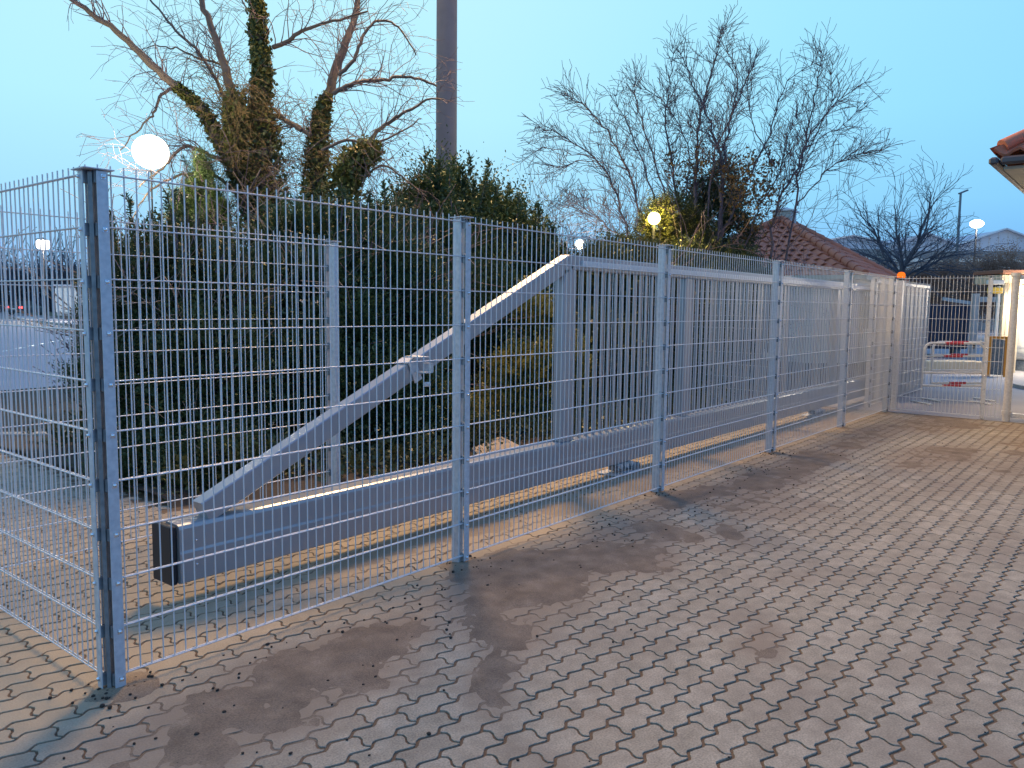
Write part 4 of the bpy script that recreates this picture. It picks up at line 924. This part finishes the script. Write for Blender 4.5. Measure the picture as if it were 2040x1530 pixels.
# ---- many-stemmed bare shrub on the right
def crop4(pts): return [(1050+x/2.7945, 50+y/2.7945) for x, y in pts]
SD = 17.0
bs = thing('bare_shrub', (at(1420, 560, SD)[0], at(1420, 560, SD)[1], 0), 'wide bare many-stemmed shrub rising behind the gate in front of the red roofed hut', 'shrub')
stems = [([(760, 1500), (600, 1260), (540, 1080), (480, 900), (400, 770), (250, 650), (130, 590), (40, 570)], .040),
 ([(800, 1500), (690, 1200), (620, 1000), (560, 800), (470, 640), (380, 500), (280, 430), (200, 380)], .040),
 ([(900, 1500), (860, 1100), (830, 900), (800, 720), (770, 560), (785, 400), (800, 250), (815, 110)], .045),
 ([(960, 1500), (935, 1050), (945, 800), (955, 600), (990, 400), (1030, 230), (1060, 110), (1090, 10)], .048),
 ([(1060, 1500), (1070, 1050), (1095, 830), (1105, 650), (1160, 450), (1215, 320), (1270, 210)], .05),
 ([(1080, 1400), (1090, 900), (1070, 680), (1000, 500), (930, 330), (880, 210), (840, 140)], .04),
 ([(1360, 1560), (1352, 1300), (1400, 990), (1500, 790), (1560, 650), (1640, 520), (1760, 400), (1910, 310)], .042),
 ([(1400, 1500), (1490, 1060), (1520, 800), (1560, 600), (1600, 400), (1630, 260), (1625, 140)], .036),
 ([(1495, 1010), (1600, 890), (1690, 790), (1790, 730), (1880, 715), (1970, 700)], .022),
 ([(1000, 1500), (1100, 1150), (1210, 900), (1330, 660), (1390, 480), (1450, 320), (1600, 200)], .042),
 ([(880, 1450), (720, 1000), (640, 760), (560, 560), (470, 370)], .034),
 ([(900, 1450), (780, 1000), (690, 700), (620, 480), (590, 320)], .032),
 ([(640, 1400), (560, 1230), (450, 1120), (370, 1060), (290, 1040), (210, 910)], .028),
 ([(1150, 1500), (1240, 1150), (1310, 1000), (1400, 820), (1430, 700), (1480, 560), (1540, 440)], .03),
 ([(1000, 1450), (1010, 1000), (1050, 700), (1130, 520), (1170, 300), (1110, 120)], .034),
 ([(1550, 720), (1640, 560), (1700, 380), (1700, 200)], .018), ([(1480, 900), (1620, 640), (1760, 560), (1900, 420)], .016),
 ([(420, 780), (300, 760), (200, 800), (100, 790)], .014), ([(380, 745), (200, 700), (50, 690)], .014), ([(540, 1080), (420, 1000), (300, 950)], .012),
 ([(1380, 800), (1280, 600), (1230, 420), (1240, 100)], .018), ([(860, 1250), (900, 800), (850, 560), (700, 380), (600, 330)], .02)]
m_ = MB(); S3 = []
PS = dict(step=.11, wander=.12, child=[.60, .48, .30], lift=[.03, .03, .02], levels=2, skip=1, angle=(.35, .85), ratio=(.45, .75), minr=.0046)
for k, (pp, r0) in enumerate(stems):
    dz = rng.uniform(-1.2, 1.2); p, r_ = limb(crop4(pp), SD+rng.uniform(-.4, .4), r0*.75, .006, dz, .02); m_.tube(p, r_, 6)
    for i in range(2, len(p)-1):
        for _ in range(7 if i > 5 else 2):
            if rng.random() < (.30 if i < 6 else .80):
                d_ = p[i+1]-p[i]; d_ /= np.linalg.norm(d_); ax = rng.normal(size=3); ax -= d_*(ax@d_); ax /= np.linalg.norm(ax); an = rng.uniform(.4, .9)
                grow(S3, p[i], d_*math.cos(an)+ax*math.sin(an), rng.uniform(.3, .95)*(1-.45*i/len(p)), max(.0055, r_[i]*.4), 0, PS)
m_.build('stems', M['twig'], bs); segs_mesh('branches', S3, M['twig'], bs, 3)
# brown oak-like leaves still hanging low in it
cen = []
for x, y in crop4([(1180, 800), (1230, 840), (1160, 880), (1300, 920), (1340, 960), (1250, 1090), (980, 760), (840, 780), (1100, 850), (1360, 760), (920, 900), (1200, 950)]):
    q = at(x, y, SD+rng.uniform(-1, .5)); cen.append(q+rng.normal(0, .20, (150, 3)))
M['drybrown'] = leaf_mat('dry_brown_leaves', (.09, .055, .03), (.19, .12, .05), .15, .6)
quads('dry_leaves', cards(np.concatenate(cen), rng.uniform(.03, .055, 150*12)), M['drybrown'], bs)

# ---- leafy / needle bushes
def sprays(blobs, n, slen, lsz, per=10, up=.35, w=.28, flat=0.0, curl=.2):
    """branchlets spread over blobs (centre, radii): each an axis with small leaves on both sides"""
    vol = np.array([b[1][0]*b[1][1]+b[1][1]*b[1][2]+b[1][0]*b[1][2] for b in blobs]); pr = vol/vol.sum(); k = rng.choice(len(blobs), n, p=pr)
    C_ = np.array([b[0] for b in blobs])[k]; R_ = np.array([b[1] for b in blobs])[k]
    u = rng.normal(size=(n, 3)); u /= np.linalg.norm(u, axis=1)[:, None]; rad = rng.uniform(.30, 1.0, n)**.55
    base = C_+u*R_*rad[:, None]*(1+.12*rng.normal(size=(n, 1)))
    ax = u*1.0+rng.normal(0, .45, (n, 3)); ax[:, 2] = ax[:, 2]*(1-flat)+up; ax /= np.linalg.norm(ax, axis=1)[:, None]
    L = slen*rng.uniform(.5, 1.3, n); t = (np.arange(per)+.5)/per
    side = np.cross(ax, rng.normal(size=(n, 3))); side /= np.linalg.norm(side, axis=1)[:, None]+1e-9
    cv = rng.normal(0, curl, (n, 1, 3)); 
    P_ = base[:, None]+ax[:, None]*(L[:, None]*t[None])[:, :, None]+cv*(L[:, None]*t[None]**2)[:, :, None]
    sg = np.where(np.arange(per) % 2 == 0, 1.0, -1.0)[None, :, None]
    ld = ax[:, None]*.75+side[:, None]*sg*.8+rng.normal(0, .25, (n, per, 3)); ld /= np.linalg.norm(ld, axis=2)[:, :, None]
    nr = np.cross(ld, ax[:, None]+rng.normal(0, .3, (n, per, 3))); nr /= np.linalg.norm(nr, axis=2)[:, :, None]+1e-9; wd = np.cross(nr, ld)
    sz = lsz*rng.uniform(.7, 1.25, (n, per, 1))*(1.1-.5*t[None, :, None])
    a = P_; b_ = P_+ld*sz*.5+wd*sz*w; c_ = P_+ld*sz; d_ = P_+ld*sz*.5-wd*sz*w
    V = np.stack([a, b_, c_, d_], 2).reshape(-1, 3); V[:, 2] = np.maximum(V[:, 2], .02); return V
def PB(px, py, rx, ry, d, dd=None):
    """blob whose silhouette radii are rx,ry pixels at distance d"""
    c = at(px, py, d); s = d/F_PX; return (c, np.array([rx*s, (dd if dd else rx*s*.8), ry*s]))
def bush(name, label, blobs, n, slen, lsz, m, twigs=0, cat='bush', per=10, trunk=True, **k):
    c0 = np.mean([b[0] for b in blobs], axis=0); r = thing(name, (c0[0], c0[1], 0), label, cat)
    quads('foliage', sprays(blobs, n, slen, lsz, per, **k), m, r)
    S_ = []
    PP = dict(step=.16, wander=.14, child=[.45, .4], lift=[.03, .0], levels=2, skip=1, angle=(.4, 1.0), ratio=(.4, .7), minr=.004)
    nb = max(3, twigs)
    lo = min(b[0][2]-b[1][2] for b in blobs)
    for _ in range(nb):
        b_ = blobs[rng.integers(0, len(blobs))]; tgt = b_[0]+rng.normal(0, .45, 3)*b_[1]; p = np.array([c0[0]+rng.normal(0, .15), c0[1]+rng.normal(0, .15), 0.0]) if rng.random() < .5 else np.array([b_[0][0]+rng.normal(0, .3)*b_[1][0], b_[0][1]+rng.normal(0, .3)*b_[1][1], 0.0])
        d_ = tgt-p; L = np.linalg.norm(d_)+1e-6; grow(S_, p, d_/L, L*1.15, .022, 0, PP)
    segs_mesh('twigs', S_, M['twig_pale'] if twigs >= 60 else M['twig'], r, 3)
    return r
M['twig_dark'] = mat('shaded_twig_bark', (.085, .07, .06), .85)
bush('juniper_bush', 'broad dark juniper bush directly behind the rear mesh fence, right of the corner post',
     [PB(330, 640, 105, 130, 8.0), PB(300, 800, 95, 130, 7.6), PB(420, 780, 115, 160, 7.6), PB(270, 560, 45, 60, 8.2), PB(360, 540, 60, 70, 8.2), PB(440, 640, 90, 120, 8.0), PB(400, 900, 120, 70, 7.4), PB(290, 900, 75, 70, 7.4), PB(440, 930, 110, 55, 7.0), PB(300, 930, 80, 45, 7.0)],
     10500, .26, .060, M['juniper'], 70, up=.5, w=.22)
bush('juniper_branch_bush', 'low juniper with its tip reaching left past the corner post over the paving',
     [PB(205, 690, 38, 45, 8.4), PB(190, 745, 50, 16, 8.3), PB(215, 765, 25, 40, 8.3)], 1100, .22, .04, M['pine'], 4, up=.3, w=.2)
bush('pine_tree', 'narrow pointed young pine standing left of the ivy tree',
     [PB(405, 350, 12, 30, 10.8), PB(398, 400, 26, 38, 10.8), PB(392, 450, 40, 50, 10.8), PB(390, 520, 52, 65, 10.8), PB(365, 440, 16, 45, 10.8), PB(430, 440, 18, 45, 10.8)],
     8000, .20, .060, M['pine'], 4, 'tree', up=1.0, w=.07, per=14)
bush('evergreen_bush', 'tall dark evergreen bush under the ivy tree behind the rear fence post',
     [PB(560, 640, 105, 140, 9.0), PB(520, 820, 110, 150, 8.4), PB(630, 800, 110, 160, 8.4), PB(600, 500, 90, 80, 9.5), PB(660, 620, 80, 130, 9.0)],
     9500, .24, .062, M['yew'], 80, up=.35, w=.24)
bush('yew_bush', 'dark yew left of the mast, between it and the rear fence post',
     [PB(740, 560, 75, 120, 9.6), PB(800, 640, 80, 150, 9.2), PB(710, 720, 80, 120, 8.8), PB(780, 820, 110, 110, 8.6), PB(760, 470, 48, 38, 10), PB(690, 500, 45, 50, 10)],
     14000, .26, .062, M['yew'], 14, up=.4, w=.22)
bush('yew_tree', 'large dark yew with upswept sprays wrapped round the foot of the mast',
     [PB(880, 460, 58, 85, 12.6), PB(900, 560, 100, 110, 12.0), PB(960, 500, 70, 70, 12.6), PB(1010, 470, 35, 35, 12.6), PB(1010, 590, 60, 60, 12.4), PB(950, 700, 130, 130, 11.4), PB(845, 420, 22, 38, 12.6), PB(965, 425, 14, 38, 12.8), PB(835, 480, 45, 50, 12.4)],
     15000, .50, .085, M['yew'], 6, 'tree', up=.8, w=.2, per=14, curl=.3)
bush('yellow_lit_shrub', 'yellow-green leafy shrub, lamplight coloured into its leaves, in the gap between brace and gate leaf',
     [PB(1070, 680, 60, 80, 11), PB(1040, 780, 80, 80, 10.2), PB(1110, 760, 60, 90, 10.6), PB(980, 830, 55, 40, 9.8)],
     6500, .22, .052, M['privet'], 16, w=.42, up=.3)
bush('clipped_hedge', 'low hedge with yellow light coloured into its leaves, below the brace',
     [PB(850, 810, 60, 40, 8.8), PB(800, 830, 60, 45, 8.6), PB(890, 840, 50, 50, 8.8), PB(930, 850, 45, 30, 9.2)], 6000, .14, .040, M['privet'], 12, w=.42, up=.4)
bush('dark_hedge_bush', 'dark evergreen bush right behind the first gate slats',
     [PB(1200, 600, 80, 100, 12.5), PB(1190, 740, 90, 110, 11.8), PB(1290, 640, 80, 130, 13.5), PB(1250, 530, 80, 42, 14)], 9500, .26, .062, M['leaf_mid'], 20, w=.38)
bush('dark_hedge_bush', 'dark evergreen bush behind the middle gate slats below the golden lamp',
     [PB(1370, 620, 90, 120, 15), PB(1340, 740, 90, 70, 14), PB(1460, 620, 90, 110, 16.5), PB(1430, 545, 90, 45, 17)], 9500, .28, .065, M['leaf_mid'], 12, w=.38)
bush('golden_conifer', 'conifer glowing golden green around the golden lamp',
     [PB(1310, 445, 36, 48, 15.6), PB(1345, 440, 45, 50, 16.2), PB(1285, 470, 22, 32, 15.6), PB(1380, 470, 40, 45, 16.4), PB(1325, 500, 60, 30, 16)], 4300, .22, .045, M['conifer_gold'], 3, up=.6, w=.2, per=12)
bush('ivy_shrub', 'dark ivy covered shrub at the foot of the bare shrub beside the hut roof',
     [PB(1420, 430, 48, 60, 18), PB(1440, 370, 30, 55, 18), PB(1400, 395, 32, 40, 18.3), PB(1465, 470, 45, 45, 18.3), PB(1375, 470, 50, 45, 18), PB(1460, 410, 28, 30, 18.6)], 3600, .2, .05, M['leaf_mid'], 8, w=.4, up=.2)
bush('leafy_bush', 'mid green bush left of the lamp at the top of the gate brace',
     [PB(1050, 500, 55, 45, 16), PB(1095, 520, 30, 35, 16)], 1500, .2, .05, M['leaf_mid'], 6, w=.4)
def plumes(name, label, spec, m, parent, side=22, ndl=9, nl=.035, sl=.20, w=.16):
    # big upswept fronds: a curved axis carrying side twigs set with needles
    V = []; S_ = []
    for base, d0, L in spec:
        base = np.array(base, float); d = np.array(d0, float); d /= np.linalg.norm(d); p = base; k = 14
        pts = [p]; 
        for i in range(k):
            d = d+np.array([0, 0, .10])+rng.normal(0, .05, 3); d /= np.linalg.norm(d); p = p+d*L/k; pts.append(p)
            S_.append((*pts[-2], *p, .012*(1-i/k)+.002, .012*(1-(i+1)/k)+.002))
        pts = np.array(pts); t = (np.arange(side)+.5)/side*k*.98+.1; i0 = np.minimum(t.astype(int), k-1); q = pts[i0]+(pts[i0+1]-pts[i0])*(t-i0)[:, None]
        ax = pts[i0+1]-pts[i0]; ax /= np.linalg.norm(ax, axis=1)[:, None]; hor = np.cross(ax, rng.normal(size=(side, 3))); hor /= np.linalg.norm(hor, axis=1)[:, None]
        sd = ax*.8+hor*.75+np.array([0, 0, .10]); sd /= np.linalg.norm(sd, axis=1)[:, None]; tl = sl*L*(1.1-.75*(t/k))*rng.uniform(.7, 1.2, side)
        u = (np.arange(ndl)+.5)/ndl; P_ = q[:, None]+sd[:, None]*(tl[:, None]*u)[:, :, None]; P_[:, :, 2] += (tl[:, None]*u**2*.25)
        r_ = rng.normal(size=(side, ndl, 3)); ld = sd[:, None]*.9+np.cross(sd[:, None], r_)*.75; ld /= np.linalg.norm(ld, axis=2)[:, :, None]
        wd = np.cross(ld, rng.normal(size=(side, ndl, 3))); wd /= np.linalg.norm(wd, axis=2)[:, :, None]; sz = nl*rng.uniform(.8, 1.4, (side, ndl, 1))
        V.append(np.stack([P_-ld*sz*.3, P_+ld*sz*.3+wd*sz*w, P_+ld*sz, P_+ld*sz*.3-wd*sz*w], 2).reshape(-1, 3))
    quads('fronds', np.concatenate(V), m, parent); segs_mesh('branches', S_, M['twig'], parent, 3)
def frond_spec(pxs, d, n_each, L, spread=.35, jit=.25):
    out = []
    for x, y, lean in pxs:
        for _ in range(n_each):
            b_ = at(x, y, d+rng.uniform(-.5, .5))+rng.normal(0, jit, 3); dd = np.array([rgt[0]*lean, rgt[1]*lean, 1.0])+rng.normal(0, spread, 3); out.append((b_, dd, L*rng.uniform(.6, 1.15)))
    return out
yt = bpy.data.objects['yew_tree']
plumes('fronds', '', frond_spec([(850, 478, -.6), (835, 538, -.8), (880, 458, -.2), (905, 448, 0), (940, 468, .4), (965, 508, .7), (1000, 538, .9), (1020, 558, .5), (1040, 578, .4), (930, 518, .2), (870, 518, -.3), (900, 538, .1), (990, 598, .6), (940, 638, .3), (880, 638, -.1), (830, 598, -.5)], 12.4, 15, .85), M['yew'], yt, nl=.055, w=.2)
pt_ = bpy.data.objects['pine_tree']
plumes('fronds', '', frond_spec([(405, 370, 0), (395, 410, -.5), (420, 410, .5), (385, 450, -.7), (425, 455, .7), (400, 470, 0), (370, 500, -.8), (435, 500, .8)], 10.7, 9, .38, .25, .08), M['pine'], pt_, side=16, ndl=9, nl=.05, sl=.28, w=.07)
jt_ = bpy.data.objects['juniper_bush']
plumes('fronds', '', frond_spec([(250, 620, -.6), (290, 580, -.2), (330, 560, 0), (360, 540, .1), (400, 560, .3), (260, 640, -.7), (300, 600, -.3), (240, 700, -.9), (350, 580, 0), (440, 560, .3), (480, 600, .3)], 8.0, 10, .55, .3, .15), M['juniper'], jt_, side=18, ndl=8, nl=.045, sl=.22)
yb_ = bpy.data.objects['yew_bush']
plumes('fronds', '', frond_spec([(690, 500, -.2), (730, 490, .1), (770, 490, .2), (800, 520, .3), (700, 560, -.2), (760, 560, .1), (820, 590, .3), (640, 510, -.2)], 9.6, 10, .42, .3, .2), M['yew'], yb_, side=18, ndl=8, nl=.045, sl=.22)
# a few pale blossoms / seed heads caught in the bushes
cen = []
for x, y, d_ in [(604, 500+98, 8.1), (686, 618, 8.6), (739, 613, 8.8), (758, 588, 8.8), (725, 566, 8.8), (626, 681, 8.2), (630, 602, 8.2), (540, 845, 7.4), (748, 857, 8.0), (1178, 640, 11.2), (1188, 628, 11.2), (1183, 660, 11.2), (1190, 655, 11.2)]:
    q = at(x, y, d_); cen.append(q+rng.normal(0, .012, (10, 3)))
M['pale_seed'] = leaf_mat('pale_seed_heads', (.55, .50, .42), (.75, .72, .66), .3, .6)
tag(quads('seed_heads', cards(np.concatenate(cen), rng.uniform(.010, .022, 10*len(cen))), M['pale_seed']), 'pale seed heads scattered through the dark bushes behind the fence', 'seed heads', kind='stuff')

# ivy and low growth covering the bed under the bushes
n = 1500; V = []
gxx = rng.uniform(3.3, 13, n); gyy = 5.0+rng.random(n)**.8*3.5; gyy = np.where(gxx < 4.1, gyy+.9, gyy)
for q_, k_ in ((.10, 1),):
    blobs = [((gxx[i], gyy[i], .12), np.array([.22, .22, .14])) for i in range(0, n, 4)]
    V.append(sprays(blobs, 9000, .20, .05, 7, up=.4, w=.4))
tag(quads('ground_cover', np.concatenate(V), M['leaf_mid']), 'low dark ground cover under the bushes behind the gate', 'ground cover', kind='stuff')
# ---- small bare trees in the distance
def bare_tree(name, label, px, pyb, pyt, d, spread, nst, m, rr_=.05, cat='tree', group=None, lift=.03, levels=3, fork=.18, cw=[.62, .55, .45]):
    b_ = at(px, pyb, d); t_ = at(px, pyt, d); H_ = t_[2]-0.0; r = thing(name, (b_[0], b_[1], 0), label, cat, group)
    S_ = []; PP = dict(step=H_*.035, wander=.13, child=cw, lift=[lift, lift*.6, lift*.3], levels=levels, skip=1, angle=(.3, .85), ratio=(.42, .72), minr=d*.00024)
    z0 = H_*fork; S_.append((b_[0], b_[1], 0, b_[0], b_[1], z0, rr_*1.25, rr_))
    for k in range(nst):
        t_ = k/max(1, nst-1); a = 2.4*k+rng.random(); sp_ = spread*(1.5-1.35*t_); dd = np.array([math.cos(a)*sp_, math.sin(a)*sp_, .75]); dd /= np.linalg.norm(dd); zb = z0*(.78+.5*t_)
        grow(S_, (b_[0], b_[1], min(zb, z0)), dd, (H_-z0)*(.62+.36*t_), rr_*(.35+.3*t_), 0, PP)
    segs_mesh('branches', S_, m, r, 3)
    m_ = MB(); m_.tube([(b_[0], b_[1], -.05), (b_[0], b_[1], z0+.1)], [rr_*1.5, rr_*.95], 8); m_.build('trunk', m, r)
M['twig_blue'] = mat('grey_distant_bark', (.085, .085, .11), .85)
bare_tree('bare_tree', 'round crowned bare tree in front of the far grey sheds', 1795, 560, 368, 40, 1.1, 13, M['twig_blue'], .15, levels=3, fork=.42, cw=[.95, .85, .7], lift=.0)
bare_tree('bare_tree', 'slim bare tree right of the mast, above the fence', 1060, 560, 368, 32, .30, 6, M['twig_blue'], .06, fork=.15)
bare_tree('bare_tree', 'small bushy bare tree just left of the gate brace end', 1108, 560, 440, 28, .55, 7, M['twig_blue'], .05, fork=.1)
# brown thicket in front of the sheds on the right
blobs = [PB(x, 572+rng.normal(0, 4), 42, 38+h, 44+rng.uniform(-2, 2)) for x, h in ((1800, -12), (1850, -4), (1900, 8), (1950, 16), (2000, 22), (2060, 26), (1750, -16))]
th = sprays(blobs, 9000, .9, .13, 8, up=.3, w=.2); 
tag(quads('thicket', th, M['hedge']), 'brown leafless thicket in front of the far sheds at the right', 'thicket', kind='stuff')
# far wood on the left, distance haze painted into its grey twigs
M['wood'] = leaf_mat('hazed_wood_twigs', (.085, .085, .105), (.13, .125, .145), 0, .9, .2)
S_ = []; PW = dict(step=1.0, wander=.10, child=[.8, .6], lift=[.06, .04], levels=2, skip=1, angle=(.3, .8), ratio=(.4, .65), minr=.045)
for k in range(110):
    x = rng.uniform(-160, 380); d_ = rng.uniform(98, 125); b_ = at(x, 600, d_); hh = rng.uniform(6.0, 8.6)*(1.0 if x < 150 else .75)
    grow(S_, (b_[0], b_[1], 0), np.array([rng.normal(0, .08), rng.normal(0, .08), 1]), hh, .16, 0, PW)
segs_mesh('far_wood', S_, M['wood'], None, 3); o = bpy.data.objects['far_wood']; tag(o, 'leafless wood, haze-grey in its colour, beyond the road at the far left', 'wood', kind='stuff')
blobs = [PB(x, 590, 30, 45+rng.uniform(-8, 12), 115) for x in range(-60, 400, 30)]
tag(quads('undergrowth', sprays(blobs, 7000, 2.2, .45, 8, up=.6, w=.25), M['wood']), 'dark undergrowth at the foot of the far wood', 'undergrowth', kind='stuff')
